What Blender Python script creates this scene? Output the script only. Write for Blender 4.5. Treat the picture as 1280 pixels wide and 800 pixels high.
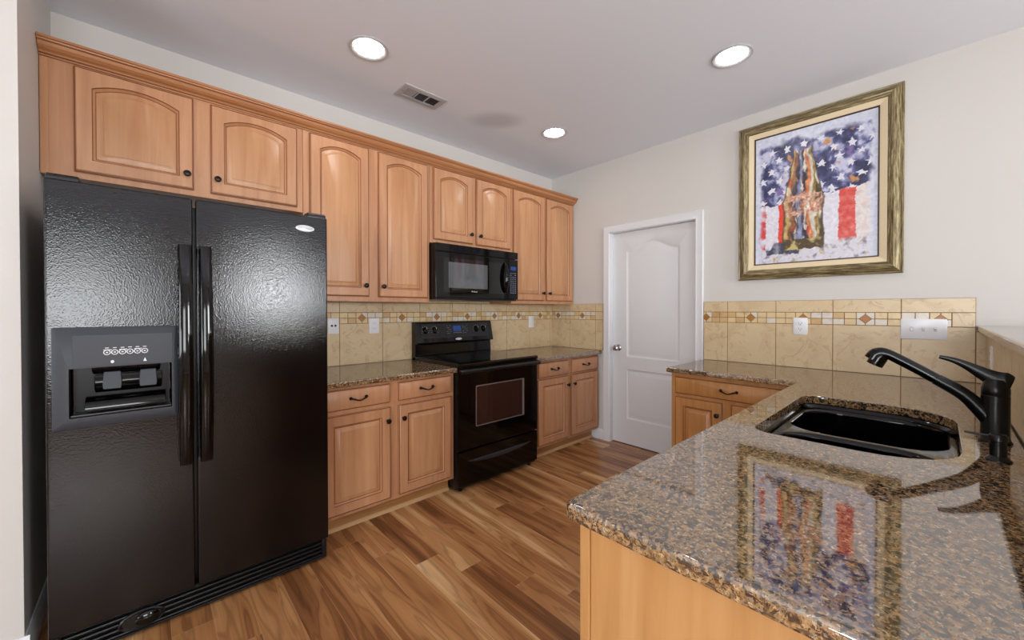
import bpy, bmesh, math, random
import numpy as np
from mathutils import Vector, Matrix, noise as mnoise
random.seed(7)
C = bpy.context.scene.collection
PI = math.pi
for o in list(bpy.data.objects): bpy.data.objects.remove(o)

# ------------------------------------------------------------------ camera
F_PX, PX, PY = 491.65, 630.3, 391.96
yaw, pitch, roll = [math.radians(a) for a in (47.837, -.506, -.062)]
fwd = Vector((math.cos(yaw)*math.cos(pitch), math.sin(yaw)*math.cos(pitch), math.sin(pitch)))
rt = Vector((math.sin(yaw), -math.cos(yaw), 0)); up = rt.cross(fwd)
r2 = rt*math.cos(roll) + up*math.sin(roll); u2 = -rt*math.sin(roll) + up*math.cos(roll)
cam = bpy.data.cameras.new('camera'); co = bpy.data.objects.new('camera', cam); C.objects.link(co)
cam.sensor_width = 36; cam.sensor_fit = 'HORIZONTAL'; cam.lens = F_PX/1280*36
cam.shift_x = (640-PX)/1280; cam.shift_y = (PY-400)/1280; cam.clip_start = .02
M = Matrix((r2, u2, -fwd)).transposed().to_4x4(); M.translation = (-3.2751, -2.8428, 1.2599)
co.matrix_world = M
bpy.context.scene.camera = co

# ------------------------------------------------------------------ light and exposure
vs = bpy.context.scene.view_settings
vs.view_transform = 'Standard'; vs.look = 'None'; vs.gamma = 1; vs.use_curve_mapping = False
vs.exposure = 0.38
CAN_STRENGTH = 26.0
WINDOW_POWER = 80.0
w = bpy.data.worlds.new('world'); bpy.context.scene.world = w; w.use_nodes = True
bg = w.node_tree.nodes['Background']; bg.inputs[0].default_value = (.86, .93, 1, 1); bg.inputs[1].default_value = 1.2
def window_light(name, loc, rot, sx, sy, power):
    l = bpy.data.lights.new(name, 'AREA'); l.shape = 'RECTANGLE'; l.size = sx; l.size_y = sy; l.energy = power
    l.color = (.95, .975, 1)
    o = bpy.data.objects.new(name, l); C.objects.link(o); o.location = loc; o.rotation_euler = rot; return o
window_light('daylight_front_window', (-1.55, -6.93, 1.52), (PI/2+.25, 0, 0), .95, 1.15, WINDOW_POWER)
window_light('daylight_window', (-4.1, -6.95, 1.35), (PI/2+.5, 0, 0), 1.6, 1.5, WINDOW_POWER)
window_light('daylight_side_window', (-6.65, -3.6, 1.45), (0, -PI/2-.5, 0), 1.6, 2.6, WINDOW_POWER*1.3)
window_light('added_fill_right_window', (.17, -5.4, 1.55), (0, PI/2+.3, 0), 1.2, 1.5, WINDOW_POWER*.9)  # unseen light added to brighten the alcove side wall and ceiling

# ------------------------------------------------------------------ materials
def lin(c):
    return tuple(((v/255)/12.92 if v/255 <= .04045 else ((v/255+.055)/1.055)**2.4) for v in c) + (1,)
def base_mat(name, col=(200, 200, 200), rough=.5, metal=0., spec=.5, coat=0.):
    m = bpy.data.materials.new(name); m.use_nodes = True
    b = m.node_tree.nodes['Principled BSDF']
    b.inputs['Base Color'].default_value = lin(col); b.inputs['Roughness'].default_value = rough
    b.inputs['Metallic'].default_value = metal; b.inputs['Specular IOR Level'].default_value = spec
    b.inputs['Coat Weight'].default_value = coat; b.inputs['Coat Roughness'].default_value = .05
    return m, m.node_tree, b
def N(nt, t, **kw):
    n = nt.nodes.new(t)
    for k, v in kw.items():
        if k.startswith('i_'): n.inputs[k[2:].replace('_', ' ')].default_value = v
        else: setattr(n, k, v)
    return n
def ramp(nt, stops, interp='LINEAR'):
    n = nt.nodes.new('ShaderNodeValToRGB'); cr = n.color_ramp; cr.interpolation = interp
    while len(cr.elements) < len(stops): cr.elements.new(.5)
    for e, (p, c) in zip(cr.elements, stops): e.position = p; e.color = lin(c)
    return n
def coords(nt, scale=(1, 1, 1), which='Object'):
    tc = nt.nodes.new('ShaderNodeTexCoord'); mp = nt.nodes.new('ShaderNodeMapping'); mp.inputs['Scale'].default_value = scale
    nt.links.new(tc.outputs[which], mp.inputs['Vector']); return mp
def bump(nt, b, height, strength=.2, dist=.01):
    n = nt.nodes.new('ShaderNodeBump'); n.inputs['Strength'].default_value = strength; n.inputs['Distance'].default_value = dist
    nt.links.new(height, n.inputs['Height']); nt.links.new(n.outputs[0], b.inputs['Normal'])
def mixc(nt, fac, a, b, blend='MIX'):
    n = nt.nodes.new('ShaderNodeMix'); n.data_type = 'RGBA'; n.blend_type = blend
    for s, v in ((n.inputs[0], fac), (n.inputs[6], a), (n.inputs[7], b)):
        if hasattr(v, 'is_linked'): nt.links.new(v, s)
        else: s.default_value = v
    return n.outputs[2]
def paint(name, col, rough=.6, tex=.03, scale=220):
    m, nt, b = base_mat(name, col, rough)
    mp = coords(nt); n = N(nt, 'ShaderNodeTexNoise', i_Scale=scale, i_Detail=3.)
    nt.links.new(mp.outputs[0], n.inputs['Vector']); bump(nt, b, n.outputs[0], tex, .004); return m
def wood(name, ca, cb, cc, axis='z', rough=.34, sc=1.0):
    m, nt, b = base_mat(name, ca, rough)
    s = {'z': (14*sc, 14*sc, .9), 'x': (.9, 14*sc, 14*sc), 'y': (14*sc, .9, 14*sc)}[axis]
    oi = nt.nodes.new('ShaderNodeObjectInfo'); tc = nt.nodes.new('ShaderNodeTexCoord')
    add = nt.nodes.new('ShaderNodeVectorMath'); add.operation = 'MULTIPLY_ADD'
    nt.links.new(oi.outputs['Random'], add.inputs[0]); add.inputs[1].default_value = (7, 5, 9); nt.links.new(tc.outputs['Object'], add.inputs[2])
    mp = nt.nodes.new('ShaderNodeMapping'); mp.inputs['Scale'].default_value = s; nt.links.new(add.outputs[0], mp.inputs['Vector'])
    n = N(nt, 'ShaderNodeTexNoise', i_Scale=1.6, i_Detail=6., i_Roughness=.62, i_Distortion=.6)
    nt.links.new(mp.outputs[0], n.inputs['Vector'])
    r = ramp(nt, [(.28, cc), (.5, ca), (.72, cb)]); nt.links.new(n.outputs[0], r.inputs[0])
    mp2 = nt.nodes.new('ShaderNodeMapping'); mp2.inputs['Scale'].default_value = (3, 3, 1.2); nt.links.new(add.outputs[0], mp2.inputs['Vector'])
    n2 = N(nt, 'ShaderNodeTexNoise', i_Scale=1.3, i_Detail=2.); nt.links.new(mp2.outputs[0], n2.inputs['Vector'])
    hs = nt.nodes.new('ShaderNodeHueSaturation'); mr = N(nt, 'ShaderNodeMapRange'); mr.inputs[3].default_value = .88; mr.inputs[4].default_value = 1.1
    nt.links.new(n2.outputs[0], mr.inputs[0]); nt.links.new(mr.outputs[0], hs.inputs['Value']); nt.links.new(r.outputs[0], hs.inputs['Color'])
    nt.links.new(hs.outputs[0], b.inputs['Base Color']); return m

MAT = {}
MAT['wall'] = paint('wall_paint', (210, 206, 201), .65)
def ceiling_mat(*a):
    m = paint(*a); nt = m.node_tree; b = nt.nodes['Principled BSDF']
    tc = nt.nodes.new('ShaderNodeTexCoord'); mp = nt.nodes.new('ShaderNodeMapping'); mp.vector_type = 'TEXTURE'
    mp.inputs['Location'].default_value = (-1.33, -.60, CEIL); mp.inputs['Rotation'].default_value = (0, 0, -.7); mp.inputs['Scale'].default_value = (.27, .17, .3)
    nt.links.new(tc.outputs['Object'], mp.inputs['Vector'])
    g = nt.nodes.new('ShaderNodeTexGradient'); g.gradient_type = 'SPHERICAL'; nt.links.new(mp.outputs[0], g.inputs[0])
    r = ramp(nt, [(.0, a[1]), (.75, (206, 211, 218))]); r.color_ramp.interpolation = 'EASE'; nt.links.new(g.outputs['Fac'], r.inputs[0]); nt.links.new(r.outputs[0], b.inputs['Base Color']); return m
CEIL = 2.684
MAT['ceiling'] = ceiling_mat('ceiling_paint', (234, 240, 250), .8, .06, 160)
MAT['white'] = paint('white_trim_paint', (226, 227, 230), .35, .0)
MAT['door'] = paint('white_door_paint', (222, 223, 225), .42, .02, 90)
MAT['maple'] = wood('maple_stain', (190, 138, 100), (200, 150, 112), (176, 122, 86))
MAT['maple_panel'] = wood('maple_panel_stain', (192, 141, 100), (202, 153, 112), (180, 126, 86))
MAT['maple_x'] = wood('maple_crown_stain', (178, 122, 80), (190, 136, 92), (160, 104, 64), 'x')
MAT['maple_toe'] = wood('maple_toe_kick', (176, 128, 78), (190, 142, 90), (156, 110, 64), 'x')
MAT['glaze_shade'] = base_mat('dark_glaze_and_edge_shade', (128, 74, 40), .45)[0]  # glazed grooves and lips; also painted shade on door back edges
MAT['oak_shoe'] = wood('shoe_strip_wood', (206, 164, 116), (218, 178, 130), (188, 146, 98), 'x')
MAT['honey'] = wood('honey_maple', (190, 134, 78), (202, 148, 92), (174, 118, 64))
MAT['honey_end'] = wood('maple_end_panel', (192, 142, 88), (202, 154, 102), (180, 128, 76), 'z', .36)
MAT['knob'] = base_mat('bronze_black_metal', (30, 27, 26), .32, .6)[0]
MAT['black_gloss'] = base_mat('black_gloss_enamel', (4, 4, 5), .06, 0, .36)[0]
MAT['black_satin'] = base_mat('black_satin_plastic', (14, 14, 16), .3)[0]
MAT['black_matte'] = base_mat('black_matte_finish', (9, 9, 11), .28, 0., .42)[0]
MAT['sink_black'] = base_mat('black_sink_composite', (5, 5, 6), .09, 0, .42)[0]
MAT['charcoal'] = base_mat('charcoal_plastic', (44, 48, 56), .45)[0]
MAT['dark_void'] = base_mat('dark_recess_plastic', (6, 6, 7), .28, 0, .25)[0]
MAT['glass_black'] = base_mat('black_glass', (7, 7, 8), .03, 0, .6)[0]
MAT['chrome'] = base_mat('brushed_chrome', (190, 190, 195), .18, 1.)[0]
MAT['icon'] = base_mat('white_print', (225, 228, 232), .5)[0]
MAT['badge'] = base_mat('silver_badge', (214, 216, 220), .3, .3)[0]
MAT['badge_text'] = base_mat('grey_badge_print', (120, 124, 132), .4)[0]
MAT['plate'] = base_mat('white_plastic_plate', (236, 237, 240), .3)[0]
MAT['slot'] = base_mat('dark_slot', (40, 40, 44), .5)[0]
MAT['metal_vent'] = base_mat('white_vent_metal', (188, 188, 190), .45, .2)[0]
MAT['vent_dark'] = base_mat('vent_shadow_metal', (60, 60, 62), .6)[0]
MAT['window_brown'] = base_mat('tinted_oven_glass', (50, 30, 28), .05, 0, .6)[0]
MAT['oven_trim'] = base_mat('grey_window_border', (150, 145, 146), .25, .6)[0]
MAT['grout'] = base_mat('brown_grout', (140, 108, 74), .9)[0]
MAT['mw_glass'] = base_mat('grey_microwave_window', (82, 86, 90), .05, 0, .9)[0]
MAT['key'] = base_mat('pale_key_print', (120, 128, 150), .5)[0]
m, nt, b = base_mat('blue_display', (18, 40, 90), .3); b.inputs['Emission Color'].default_value = lin((40, 110, 220)); b.inputs['Emission Strength'].default_value = .12; MAT['display'] = m
m, nt, b = base_mat('lamp_lens', (255, 255, 255), .5); b.inputs['Emission Color'].default_value = (1, .985, .965, 1); b.inputs['Emission Strength'].default_value = CAN_STRENGTH; MAT['lamp'] = m
m, nt, b = base_mat('window_glass', (255, 255, 255), .0)
tb = nt.nodes.new('ShaderNodeBsdfTransparent'); gb = nt.nodes.new('ShaderNodeBsdfGlossy'); gb.inputs['Roughness'].default_value = .02
fr = nt.nodes.new('ShaderNodeFresnel'); fr.inputs[0].default_value = 1.45; mx = nt.nodes.new('ShaderNodeMixShader')
nt.links.new(fr.outputs[0], mx.inputs[0]); nt.links.new(tb.outputs[0], mx.inputs[1]); nt.links.new(gb.outputs[0], mx.inputs[2]); nt.links.new(mx.outputs[0], nt.nodes['Material Output'].inputs[0]); MAT['pane'] = m

def fridge_mat():
    m, nt, b = base_mat('black_pebbled_enamel', (6, 6, 8), .10, 0, .5)
    mp = coords(nt); n = N(nt, 'ShaderNodeTexNoise', i_Scale=140., i_Detail=3., i_Roughness=.6); nt.links.new(mp.outputs[0], n.inputs['Vector'])
    v = N(nt, 'ShaderNodeTexVoronoi', i_Scale=220.); nt.links.new(mp.outputs[0], v.inputs['Vector'])
    a = nt.nodes.new('ShaderNodeMath'); a.operation = 'ADD'; nt.links.new(n.outputs[0], a.inputs[0]); nt.links.new(v.outputs['Distance'], a.inputs[1])
    bump(nt, b, a.outputs[0], .5, .00048); return m
MAT['fridge'] = fridge_mat()

def granite_mat():
    m, nt, b = base_mat('speckled_granite', (150, 120, 95), .04, 0, .5); b.inputs['IOR'].default_value = 2.9
    mp = coords(nt)
    def nz(scale, off, detail=4., rough=.6, dist=.4):
        m2 = nt.nodes.new('ShaderNodeMapping'); m2.inputs['Location'].default_value = (off, off*.7, off*1.3); nt.links.new(mp.outputs[0], m2.inputs['Vector'])
        n = N(nt, 'ShaderNodeTexNoise', i_Scale=scale, i_Detail=detail, i_Roughness=rough, i_Distortion=dist); nt.links.new(m2.outputs[0], n.inputs['Vector']); return n.outputs[0]
    def over(c, fac, lo, hi, colr):
        r = ramp(nt, [(lo, (0, 0, 0)), (hi, (255, 255, 255))]); nt.links.new(fac, r.inputs[0]); return mixc(nt, r.outputs[0], c, lin(colr))
    r0 = ramp(nt, [(.32, (104, 76, 48)), (.48, (150, 116, 76)), (.66, (186, 152, 108))]); nt.links.new(nz(90., 0), r0.inputs[0])
    c = over(r0.outputs[0], nz(80., 3.1, 3.), .55, .59, (140, 126, 106))
    c = over(c, nz(100., 9.7, 3.), .59, .63, (200, 176, 142))
    c = over(c, nz(78., 5.3, 4., .6, .8), .535, .57, (50, 44, 40))
    c = over(c, nz(125., 7.9, 3.), .56, .60, (24, 23, 25))
    c = over(c, nz(140., 2.3, 3.), .60, .64, (92, 60, 34))
    nt.links.new(c, b.inputs['Base Color']); return m
MAT['granite'] = granite_mat()

def tile_mat(name, ca, cb, cv, rough=.3):
    m, nt, b = base_mat(name, ca, rough)
    mp = coords(nt)
    n = N(nt, 'ShaderNodeTexNoise', i_Scale=6., i_Detail=6., i_Roughness=.62, i_Distortion=1.2); nt.links.new(mp.outputs[0], n.inputs['Vector'])
    r = ramp(nt, [(.3, cb), (.52, ca), (.75, ca)]); nt.links.new(n.outputs[0], r.inputs[0])
    n2 = N(nt, 'ShaderNodeTexNoise', i_Scale=10., i_Detail=6., i_Distortion=2.2); nt.links.new(mp.outputs[0], n2.inputs['Vector'])
    r2_ = ramp(nt, [(.57, (0, 0, 0)), (.63, (165, 165, 165)), (.70, (0, 0, 0))]); nt.links.new(n2.outputs[0], r2_.inputs[0])
    c = mixc(nt, r2_.outputs[0], r.outputs[0], lin(cv)); nt.links.new(c, b.inputs['Base Color']); return m
MAT['tile'] = tile_mat('travertine_tile', (214, 192, 154), (201, 175, 136), (166, 126, 82))
MAT['mos_a'] = tile_mat('cream_mosaic', (222, 198, 152), (206, 180, 134), (190, 160, 110))
MAT['mos_b'] = tile_mat('ivory_mosaic', (222, 214, 200), (208, 198, 182), (196, 180, 160))
MAT['mos_c'] = tile_mat('sand_mosaic', (208, 174, 124), (196, 160, 110), (180, 140, 92))
MAT['amber'] = tile_mat('amber_glass_tile', (176, 118, 54), (150, 94, 38), (196, 140, 74), .3)

def floor_mat():
    m, nt, b = base_mat('walnut_planks', (150, 100, 60), .24, 0, .5)
    tc = nt.nodes.new('ShaderNodeTexCoord'); sep = nt.nodes.new('ShaderNodeSeparateXYZ'); nt.links.new(tc.outputs['Object'], sep.inputs[0])
    def math_(op, a, bb=None, cc=None):
        n = nt.nodes.new('ShaderNodeMath'); n.operation = op
        for i, v in enumerate((a, bb, cc)):
            if v is None: continue
            if hasattr(v, 'is_linked'): nt.links.new(v, n.inputs[i])
            else: n.inputs[i].default_value = v
        return n.outputs[0]
    W, L = .1305, 1.22
    xs = math_('DIVIDE', math_('ADD', sep.outputs[0], 2.563+W*40), W)
    col = math_('FLOOR', xs); fx = math_('FRACT', xs)
    # each row's joint steps along by about a sixth of a plank, as laid in the room
    k = math_('SUBTRACT', col, 40.)
    joint = math_('MULTIPLY_ADD', k, -.21, -.70)
    wn = nt.nodes.new('ShaderNodeTexWhiteNoise'); wn.noise_dimensions = '1D'; nt.links.new(col, wn.inputs['W'])
    joint = math_('ADD', joint, math_('MULTIPLY', math_('SUBTRACT', wn.outputs['Value'], .5), .06))
    ys = math_('DIVIDE', math_('ADD', math_('SUBTRACT', sep.outputs[1], joint), 40*L), L)
    row = math_('FLOOR', ys); fy = math_('FRACT', ys)
    cmb = nt.nodes.new('ShaderNodeCombineXYZ'); nt.links.new(col, cmb.inputs[0]); nt.links.new(row, cmb.inputs[1])
    wn2 = nt.nodes.new('ShaderNodeTexWhiteNoise'); wn2.noise_dimensions = '2D'; nt.links.new(cmb.outputs[0], wn2.inputs['Vector'])
    sc = nt.nodes.new('ShaderNodeSeparateColor'); nt.links.new(wn2.outputs['Color'], sc.inputs[0])
    off = nt.nodes.new('ShaderNodeVectorMath'); off.operation = 'MULTIPLY_ADD'
    nt.links.new(wn2.outputs['Color'], off.inputs[0]); off.inputs[1].default_value = (13, 17, 5)
    st = nt.nodes.new('ShaderNodeVectorMath'); st.operation = 'MULTIPLY'; nt.links.new(tc.outputs['Object'], st.inputs[0]); st.inputs[1].default_value = (11, 1.0, 1)
    nt.links.new(st.outputs[0], off.inputs[2])
    n = N(nt, 'ShaderNodeTexNoise', i_Scale=1.0, i_Detail=2., i_Roughness=.45, i_Distortion=.5); nt.links.new(off.outputs[0], n.inputs['Vector'])
    r = ramp(nt, [(.22, (106, 66, 38)), (.38, (144, 94, 56)), (.50, (176, 122, 76)), (.62, (192, 140, 90)), (.70, (214, 168, 116)), (.8, (228, 190, 144))])
    tone = math_('ADD', n.outputs[0], math_('MULTIPLY', math_('SUBTRACT', sc.outputs[0], .5), .20)); nt.links.new(tone, r.inputs[0])
    rings = math_('SINE', math_('MULTIPLY', n.outputs[0], 62.))
    mr = N(nt, 'ShaderNodeMapRange'); mr.inputs[1].default_value = -1; mr.inputs[2].default_value = -.2; mr.inputs[3].default_value = .74; mr.inputs[4].default_value = 1.0; nt.links.new(rings, mr.inputs[0])
    fine = nt.nodes.new('ShaderNodeVectorMath'); fine.operation = 'MULTIPLY'; nt.links.new(off.outputs[0], fine.inputs[0]); fine.inputs[1].default_value = (16, 2.2, 1)
    n3 = N(nt, 'ShaderNodeTexNoise', i_Scale=1.5, i_Detail=3.); nt.links.new(fine.outputs[0], n3.inputs['Vector'])
    mr3 = N(nt, 'ShaderNodeMapRange'); mr3.inputs[3].default_value = .80; mr3.inputs[4].default_value = 1.18; nt.links.new(n3.outputs[0], mr3.inputs[0])
    hs = nt.nodes.new('ShaderNodeHueSaturation'); nt.links.new(math_('MULTIPLY', mr.outputs[0], mr3.outputs[0]), hs.inputs['Value']); nt.links.new(r.outputs[0], hs.inputs['Color'])
    ex = math_('LESS_THAN', math_('MULTIPLY', math_('MINIMUM', fx, math_('SUBTRACT', 1., fx)), W), .0011)
    ey = math_('LESS_THAN', math_('MULTIPLY', math_('MINIMUM', fy, math_('SUBTRACT', 1., fy)), L), .0013)
    gap = math_('MAXIMUM', math_('MULTIPLY', ex, .55), math_('MULTIPLY', ey, .5))
    c = mixc(nt, gap, hs.outputs[0], lin((196, 150, 108)))
    nt.links.new(c, b.inputs['Base Color']); return m
MAT['floor'] = floor_mat()

def frame_mat(name, ax):
    m, nt, b = base_mat(name, (120, 105, 70), .4, .25)
    mp = coords(nt, {'x': (5, 60, 60), 'z': (60, 60, 5)}[ax]); n = N(nt, 'ShaderNodeTexNoise', i_Scale=2., i_Detail=5., i_Roughness=.7); nt.links.new(mp.outputs[0], n.inputs['Vector'])
    r = ramp(nt, [(.34, (70, 54, 34)), (.46, (112, 96, 64)), (.55, (146, 132, 94)), (.68, (190, 174, 134))]); nt.links.new(n.outputs[0], r.inputs[0])
    nt.links.new(r.outputs[0], b.inputs['Base Color']); return m
MAT['frame_x'] = frame_mat('gilded_frame_rail', 'x'); MAT['frame_z'] = frame_mat('gilded_frame_stile', 'z')
MAT['liner'] = paint('cream_liner', (226, 208, 174), .7, .1, 300)
MAT['fillet'] = base_mat('brown_fillet', (70, 46, 32), .4)[0]
m, nt, b = base_mat('painted_canvas', (200, 200, 200), .32)
at = nt.nodes.new('ShaderNodeVertexColor'); at.layer_name = 'art'; nt.links.new(at.outputs[0], b.inputs['Base Color'])
mp = coords(nt); n = N(nt, 'ShaderNodeTexNoise', i_Scale=160., i_Detail=3.); nt.links.new(mp.outputs[0], n.inputs['Vector']); bump(nt, b, n.outputs[0], .15, .002)
MAT['canvas'] = m

# ------------------------------------------------------------------ mesh builder
def weighted(o):
    wm = o.modifiers.new('weighted_normal', 'WEIGHTED_NORMAL'); wm.mode = 'FACE_AREA'; wm.weight = 100; wm.keep_sharp = True
class MB:
    def __init__(s): s.v = []; s.f = []
    def add(s, pts, faces, mi=0):
        o = len(s.v); s.v += [tuple(p) for p in pts]; s.f += [(tuple(i+o for i in f), mi) for f in faces]
    def box(s, x0, x1, y0, y1, z0, z1, mi=0):
        s.add([(x0,y0,z0),(x1,y0,z0),(x1,y1,z0),(x0,y1,z0),(x0,y0,z1),(x1,y0,z1),(x1,y1,z1),(x0,y1,z1)],
              [(0,3,2,1),(4,5,6,7),(0,1,5,4),(1,2,6,5),(2,3,7,6),(3,0,4,7)], mi); return s
    def loops(s, loops, mis=0, cap0=False, cap1=False, closed=True, capmi=0):
        n = len(loops[0]); o = len(s.v)
        assert all(len(l) == n for l in loops)
        for l in loops: s.v += [tuple(p) for p in l]
        for k in range(len(loops)-1):
            mi = mis[k] if isinstance(mis, (list, tuple)) else mis
            for i in range(n if closed else n-1):
                j = (i+1) % n
                s.f.append(((o+k*n+i, o+k*n+j, o+(k+1)*n+j, o+(k+1)*n+i), mi))
        if cap0: s.f.append((tuple(o+i for i in reversed(range(n))), capmi))
        if cap1: s.f.append((tuple(o+(len(loops)-1)*n+i for i in range(n)), capmi))
        return s
    def lathe(s, prof, c=(0,0,0), axis='z', n=24, mi=0, caps=True):
        L = []
        for r, h in prof:
            l = []
            for i in range(n):
                a = 2*PI*i/n; p = (r*math.cos(a), r*math.sin(a), h)
                if axis == '-y': p = (p[0], -p[2], p[1])
                elif axis == '-x': p = (-p[2], -p[0], p[1])
                elif axis == 'x': p = (p[2], p[0], p[1])
                l.append((p[0]+c[0], p[1]+c[1], p[2]+c[2]))
            L.append(l)
        return s.loops(L, mi, caps, caps, True, mi)
    def tube(s, pts, rad, n=12, mi=0, sy=1.0, upv=None):
        P = [Vector(p) for p in pts]; L = []
        if not hasattr(rad, '__len__'): rad = [rad]*len(P)
        ref = Vector(upv) if upv else None
        for i, p in enumerate(P):
            t = (P[min(i+1, len(P)-1)] - P[max(i-1, 0)]).normalized()
            a = ref or (Vector((0,0,1)) if abs(t.z) < .9 else Vector((1,0,0)))
            u = t.cross(a).normalized(); v = u.cross(t).normalized()
            L.append([p + u*(rad[i]*math.cos(2*PI*k/n)) + v*(rad[i]*sy*math.sin(2*PI*k/n)) for k in range(n)])
        return s.loops(L, mi, True, True, True, mi)
    def prism(s, prof, x0, x1, mi=0, axis='x'):
        if axis == 'x': A = [(x0, y, z) for y, z in prof]; B = [(x1, y, z) for y, z in prof]
        elif axis == 'z': A = [(x, y, x0) for x, y in prof]; B = [(x, y, x1) for x, y in prof]
        else: A = [(x, x0, z) for x, z in prof]; B = [(x, x1, z) for x, z in prof]
        return s.loops([A, B], mi, True, True, True, mi)
    def build(s, name, mats, parent=None, bevel=0, seg=2, origin=None, smooth=True, recalc=True, bang=40):
        me = bpy.data.meshes.new(name)
        o3 = Vector(origin) if origin else Vector((0, 0, 0))
        me.from_pydata([tuple(Vector(p)-o3) for p in s.v], [], [f for f, _ in s.f])
        if not isinstance(mats, (list, tuple)): mats = [mats]
        for mm in mats: me.materials.append(MAT[mm] if isinstance(mm, str) else mm)
        me.polygons.foreach_set('material_index', [mi for _, mi in s.f])
        bm = bmesh.new(); bm.from_mesh(me)
        if recalc: bmesh.ops.recalc_face_normals(bm, faces=bm.faces)
        if bevel:
            bmesh.ops.remove_doubles(bm, verts=bm.verts, dist=1e-6)
            es = [e for e in bm.edges if len(e.link_faces) == 2 and e.calc_face_angle(0) > math.radians(bang)]
            if es: bmesh.ops.bevel(bm, geom=es, offset=bevel, segments=seg, profile=.5, affect='EDGES', clamp_overlap=True)
        bm.to_mesh(me); bm.free()
        if smooth:
            me.polygons.foreach_set('use_smooth', [True]*len(me.polygons)); me.set_sharp_from_angle(angle=math.radians(38))
        o = bpy.data.objects.new(name, me); C.objects.link(o)
        if smooth and bevel: weighted(o)
        if origin: o.location = o3
        if parent: o.parent = parent
        return o
def tag(o, label=None, cat=None, group=None, kind=None):
    if label: o['label'] = label
    if cat: o['category'] = cat
    if group: o['group'] = group
    if kind: o['kind'] = kind
    return o
def thing(name, label, cat, loc=(0,0,0), rz=0, group=None):
    o = bpy.data.objects.new(name, None); C.objects.link(o); o.location = loc; o.rotation_euler = (0, 0, rz)
    o.empty_display_size = .05
    return tag(o, label, cat, group)
def struct(name, mb, m, label=None, bevel=0, cat=None, **kw):
    o = mb.build(name, m, None, bevel, **kw); return tag(o, label or name.replace('_', ' '), cat or name.split('_')[0], None, 'structure')
def text(name, s, size, m, parent, loc, rot, ext=.0004, sx=1.0):
    cu = bpy.data.curves.new(name, 'FONT'); cu.body = s; cu.size = size; cu.extrude = ext; cu.align_x = 'CENTER'; cu.align_y = 'CENTER'
    t = bpy.data.objects.new(name, cu); C.objects.link(t)
    dg = bpy.context.evaluated_depsgraph_get(); me = bpy.data.meshes.new_from_object(t.evaluated_get(dg)); bpy.data.objects.remove(t)
    me.materials.clear(); me.materials.append(MAT[m]); o = bpy.data.objects.new(name, me); C.objects.link(o)
    o.parent = parent; o.location = loc; o.rotation_euler = rot; o.scale = (sx, 1, 1); return o
def rrect(x0, x1, y0, y1, r, n=6):
    P = []
    for cx, cy, a0 in ((x1-r, y0+r, -PI/2), (x1-r, y1-r, 0), (x0+r, y1-r, PI/2), (x0+r, y0+r, PI)):
        for k in range(n+1):
            a = a0 + PI/2*k/n; P.append((cx+r*math.cos(a), cy+r*math.sin(a)))
    return P
def rrect2(x0, x1, y0, y1, ra, rb, n=6):
    P = []
    for cx, cy, a0, r in ((x1-ra, y0+ra, -PI/2, ra), (x1-rb, y1-rb, 0, rb), (x0+rb, y1-rb, PI/2, rb), (x0+ra, y0+ra, PI, ra)):
        for k in range(n+1):
            a = a0 + PI/2*k/n; P.append((cx+r*math.cos(a), cy+r*math.sin(a)))
    return P
def ellipse(cx, cz, a, b, n=28): return [(cx+a*math.cos(2*PI*i/n), cz+b*math.sin(2*PI*i/n)) for i in range(n)]

CT, CTH = .868, .034            # worktop height and thickness
CEIL = 2.684
RX = -3.61                      # alcove side wall

# ------------------------------------------------------------------ room shell
struct('floor', MB().box(-6.6, .12, -6.9, .12, -.05, 0), 'floor', 'walnut plank floor')
struct('ceiling', MB().box(-6.6, .12, -6.9, .12, CEIL, CEIL+.1), 'ceiling', 'pale grey ceiling')
struct('wall_back', MB().box(-6.6, .12, 0, .12, 0, CEIL), 'wall', 'painted wall behind the cabinets')
DY0, DY1, DZ = -.735, -1.525, 1.99
b_ = MB(); b_.box(0, .12, DY0, 0, 0, CEIL); b_.box(0, .12, DY1, DY0, DZ, CEIL); b_.box(0, .12, -4.6, DY1, 0, CEIL); b_.box(0, .12, -6.9, -6.2, 0, CEIL); b_.box(0, .12, -6.2, -4.6, 0, .9); b_.box(0, .12, -6.2, -4.6, 2.2, CEIL)
struct('wall_right', b_, 'wall', 'painted wall with the white door and the painting')
struct('wall_left', MB().box(-6.6, RX, -.66, 0, 0, CEIL), 'wall', 'painted wall end beside the refrigerator')
def wall_with_holes(name, axis, at0, at1, a0, a1, holes, label):
    b = MB(); cur = a0
    def bx(p, q, z0, z1):
        if axis == 'y': b.box(p, q, at0, at1, z0, z1)
        else: b.box(at0, at1, p, q, z0, z1)
    for h0, h1, z0, z1 in holes:
        bx(cur, h0, 0, CEIL); bx(h0, h1, z1, CEIL)
        if z0 > 0: bx(h0, h1, 0, z0)
        cur = h1
    bx(cur, a1, 0, CEIL); struct(name, b, 'wall', label)
wall_with_holes('wall_front', 'y', -6.9, -6.78, -6.6, 0, [(-4.9, -3.3, .6, 2.1), (-2.05, -1.05, .93, 2.13)], 'painted wall of the living area behind the camera')
wall_with_holes('wall_far_left', 'x', -6.6, -6.48, -6.78, -.66, [(-4.9, -2.3, .65, 2.25)], 'painted side wall behind the camera')
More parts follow.
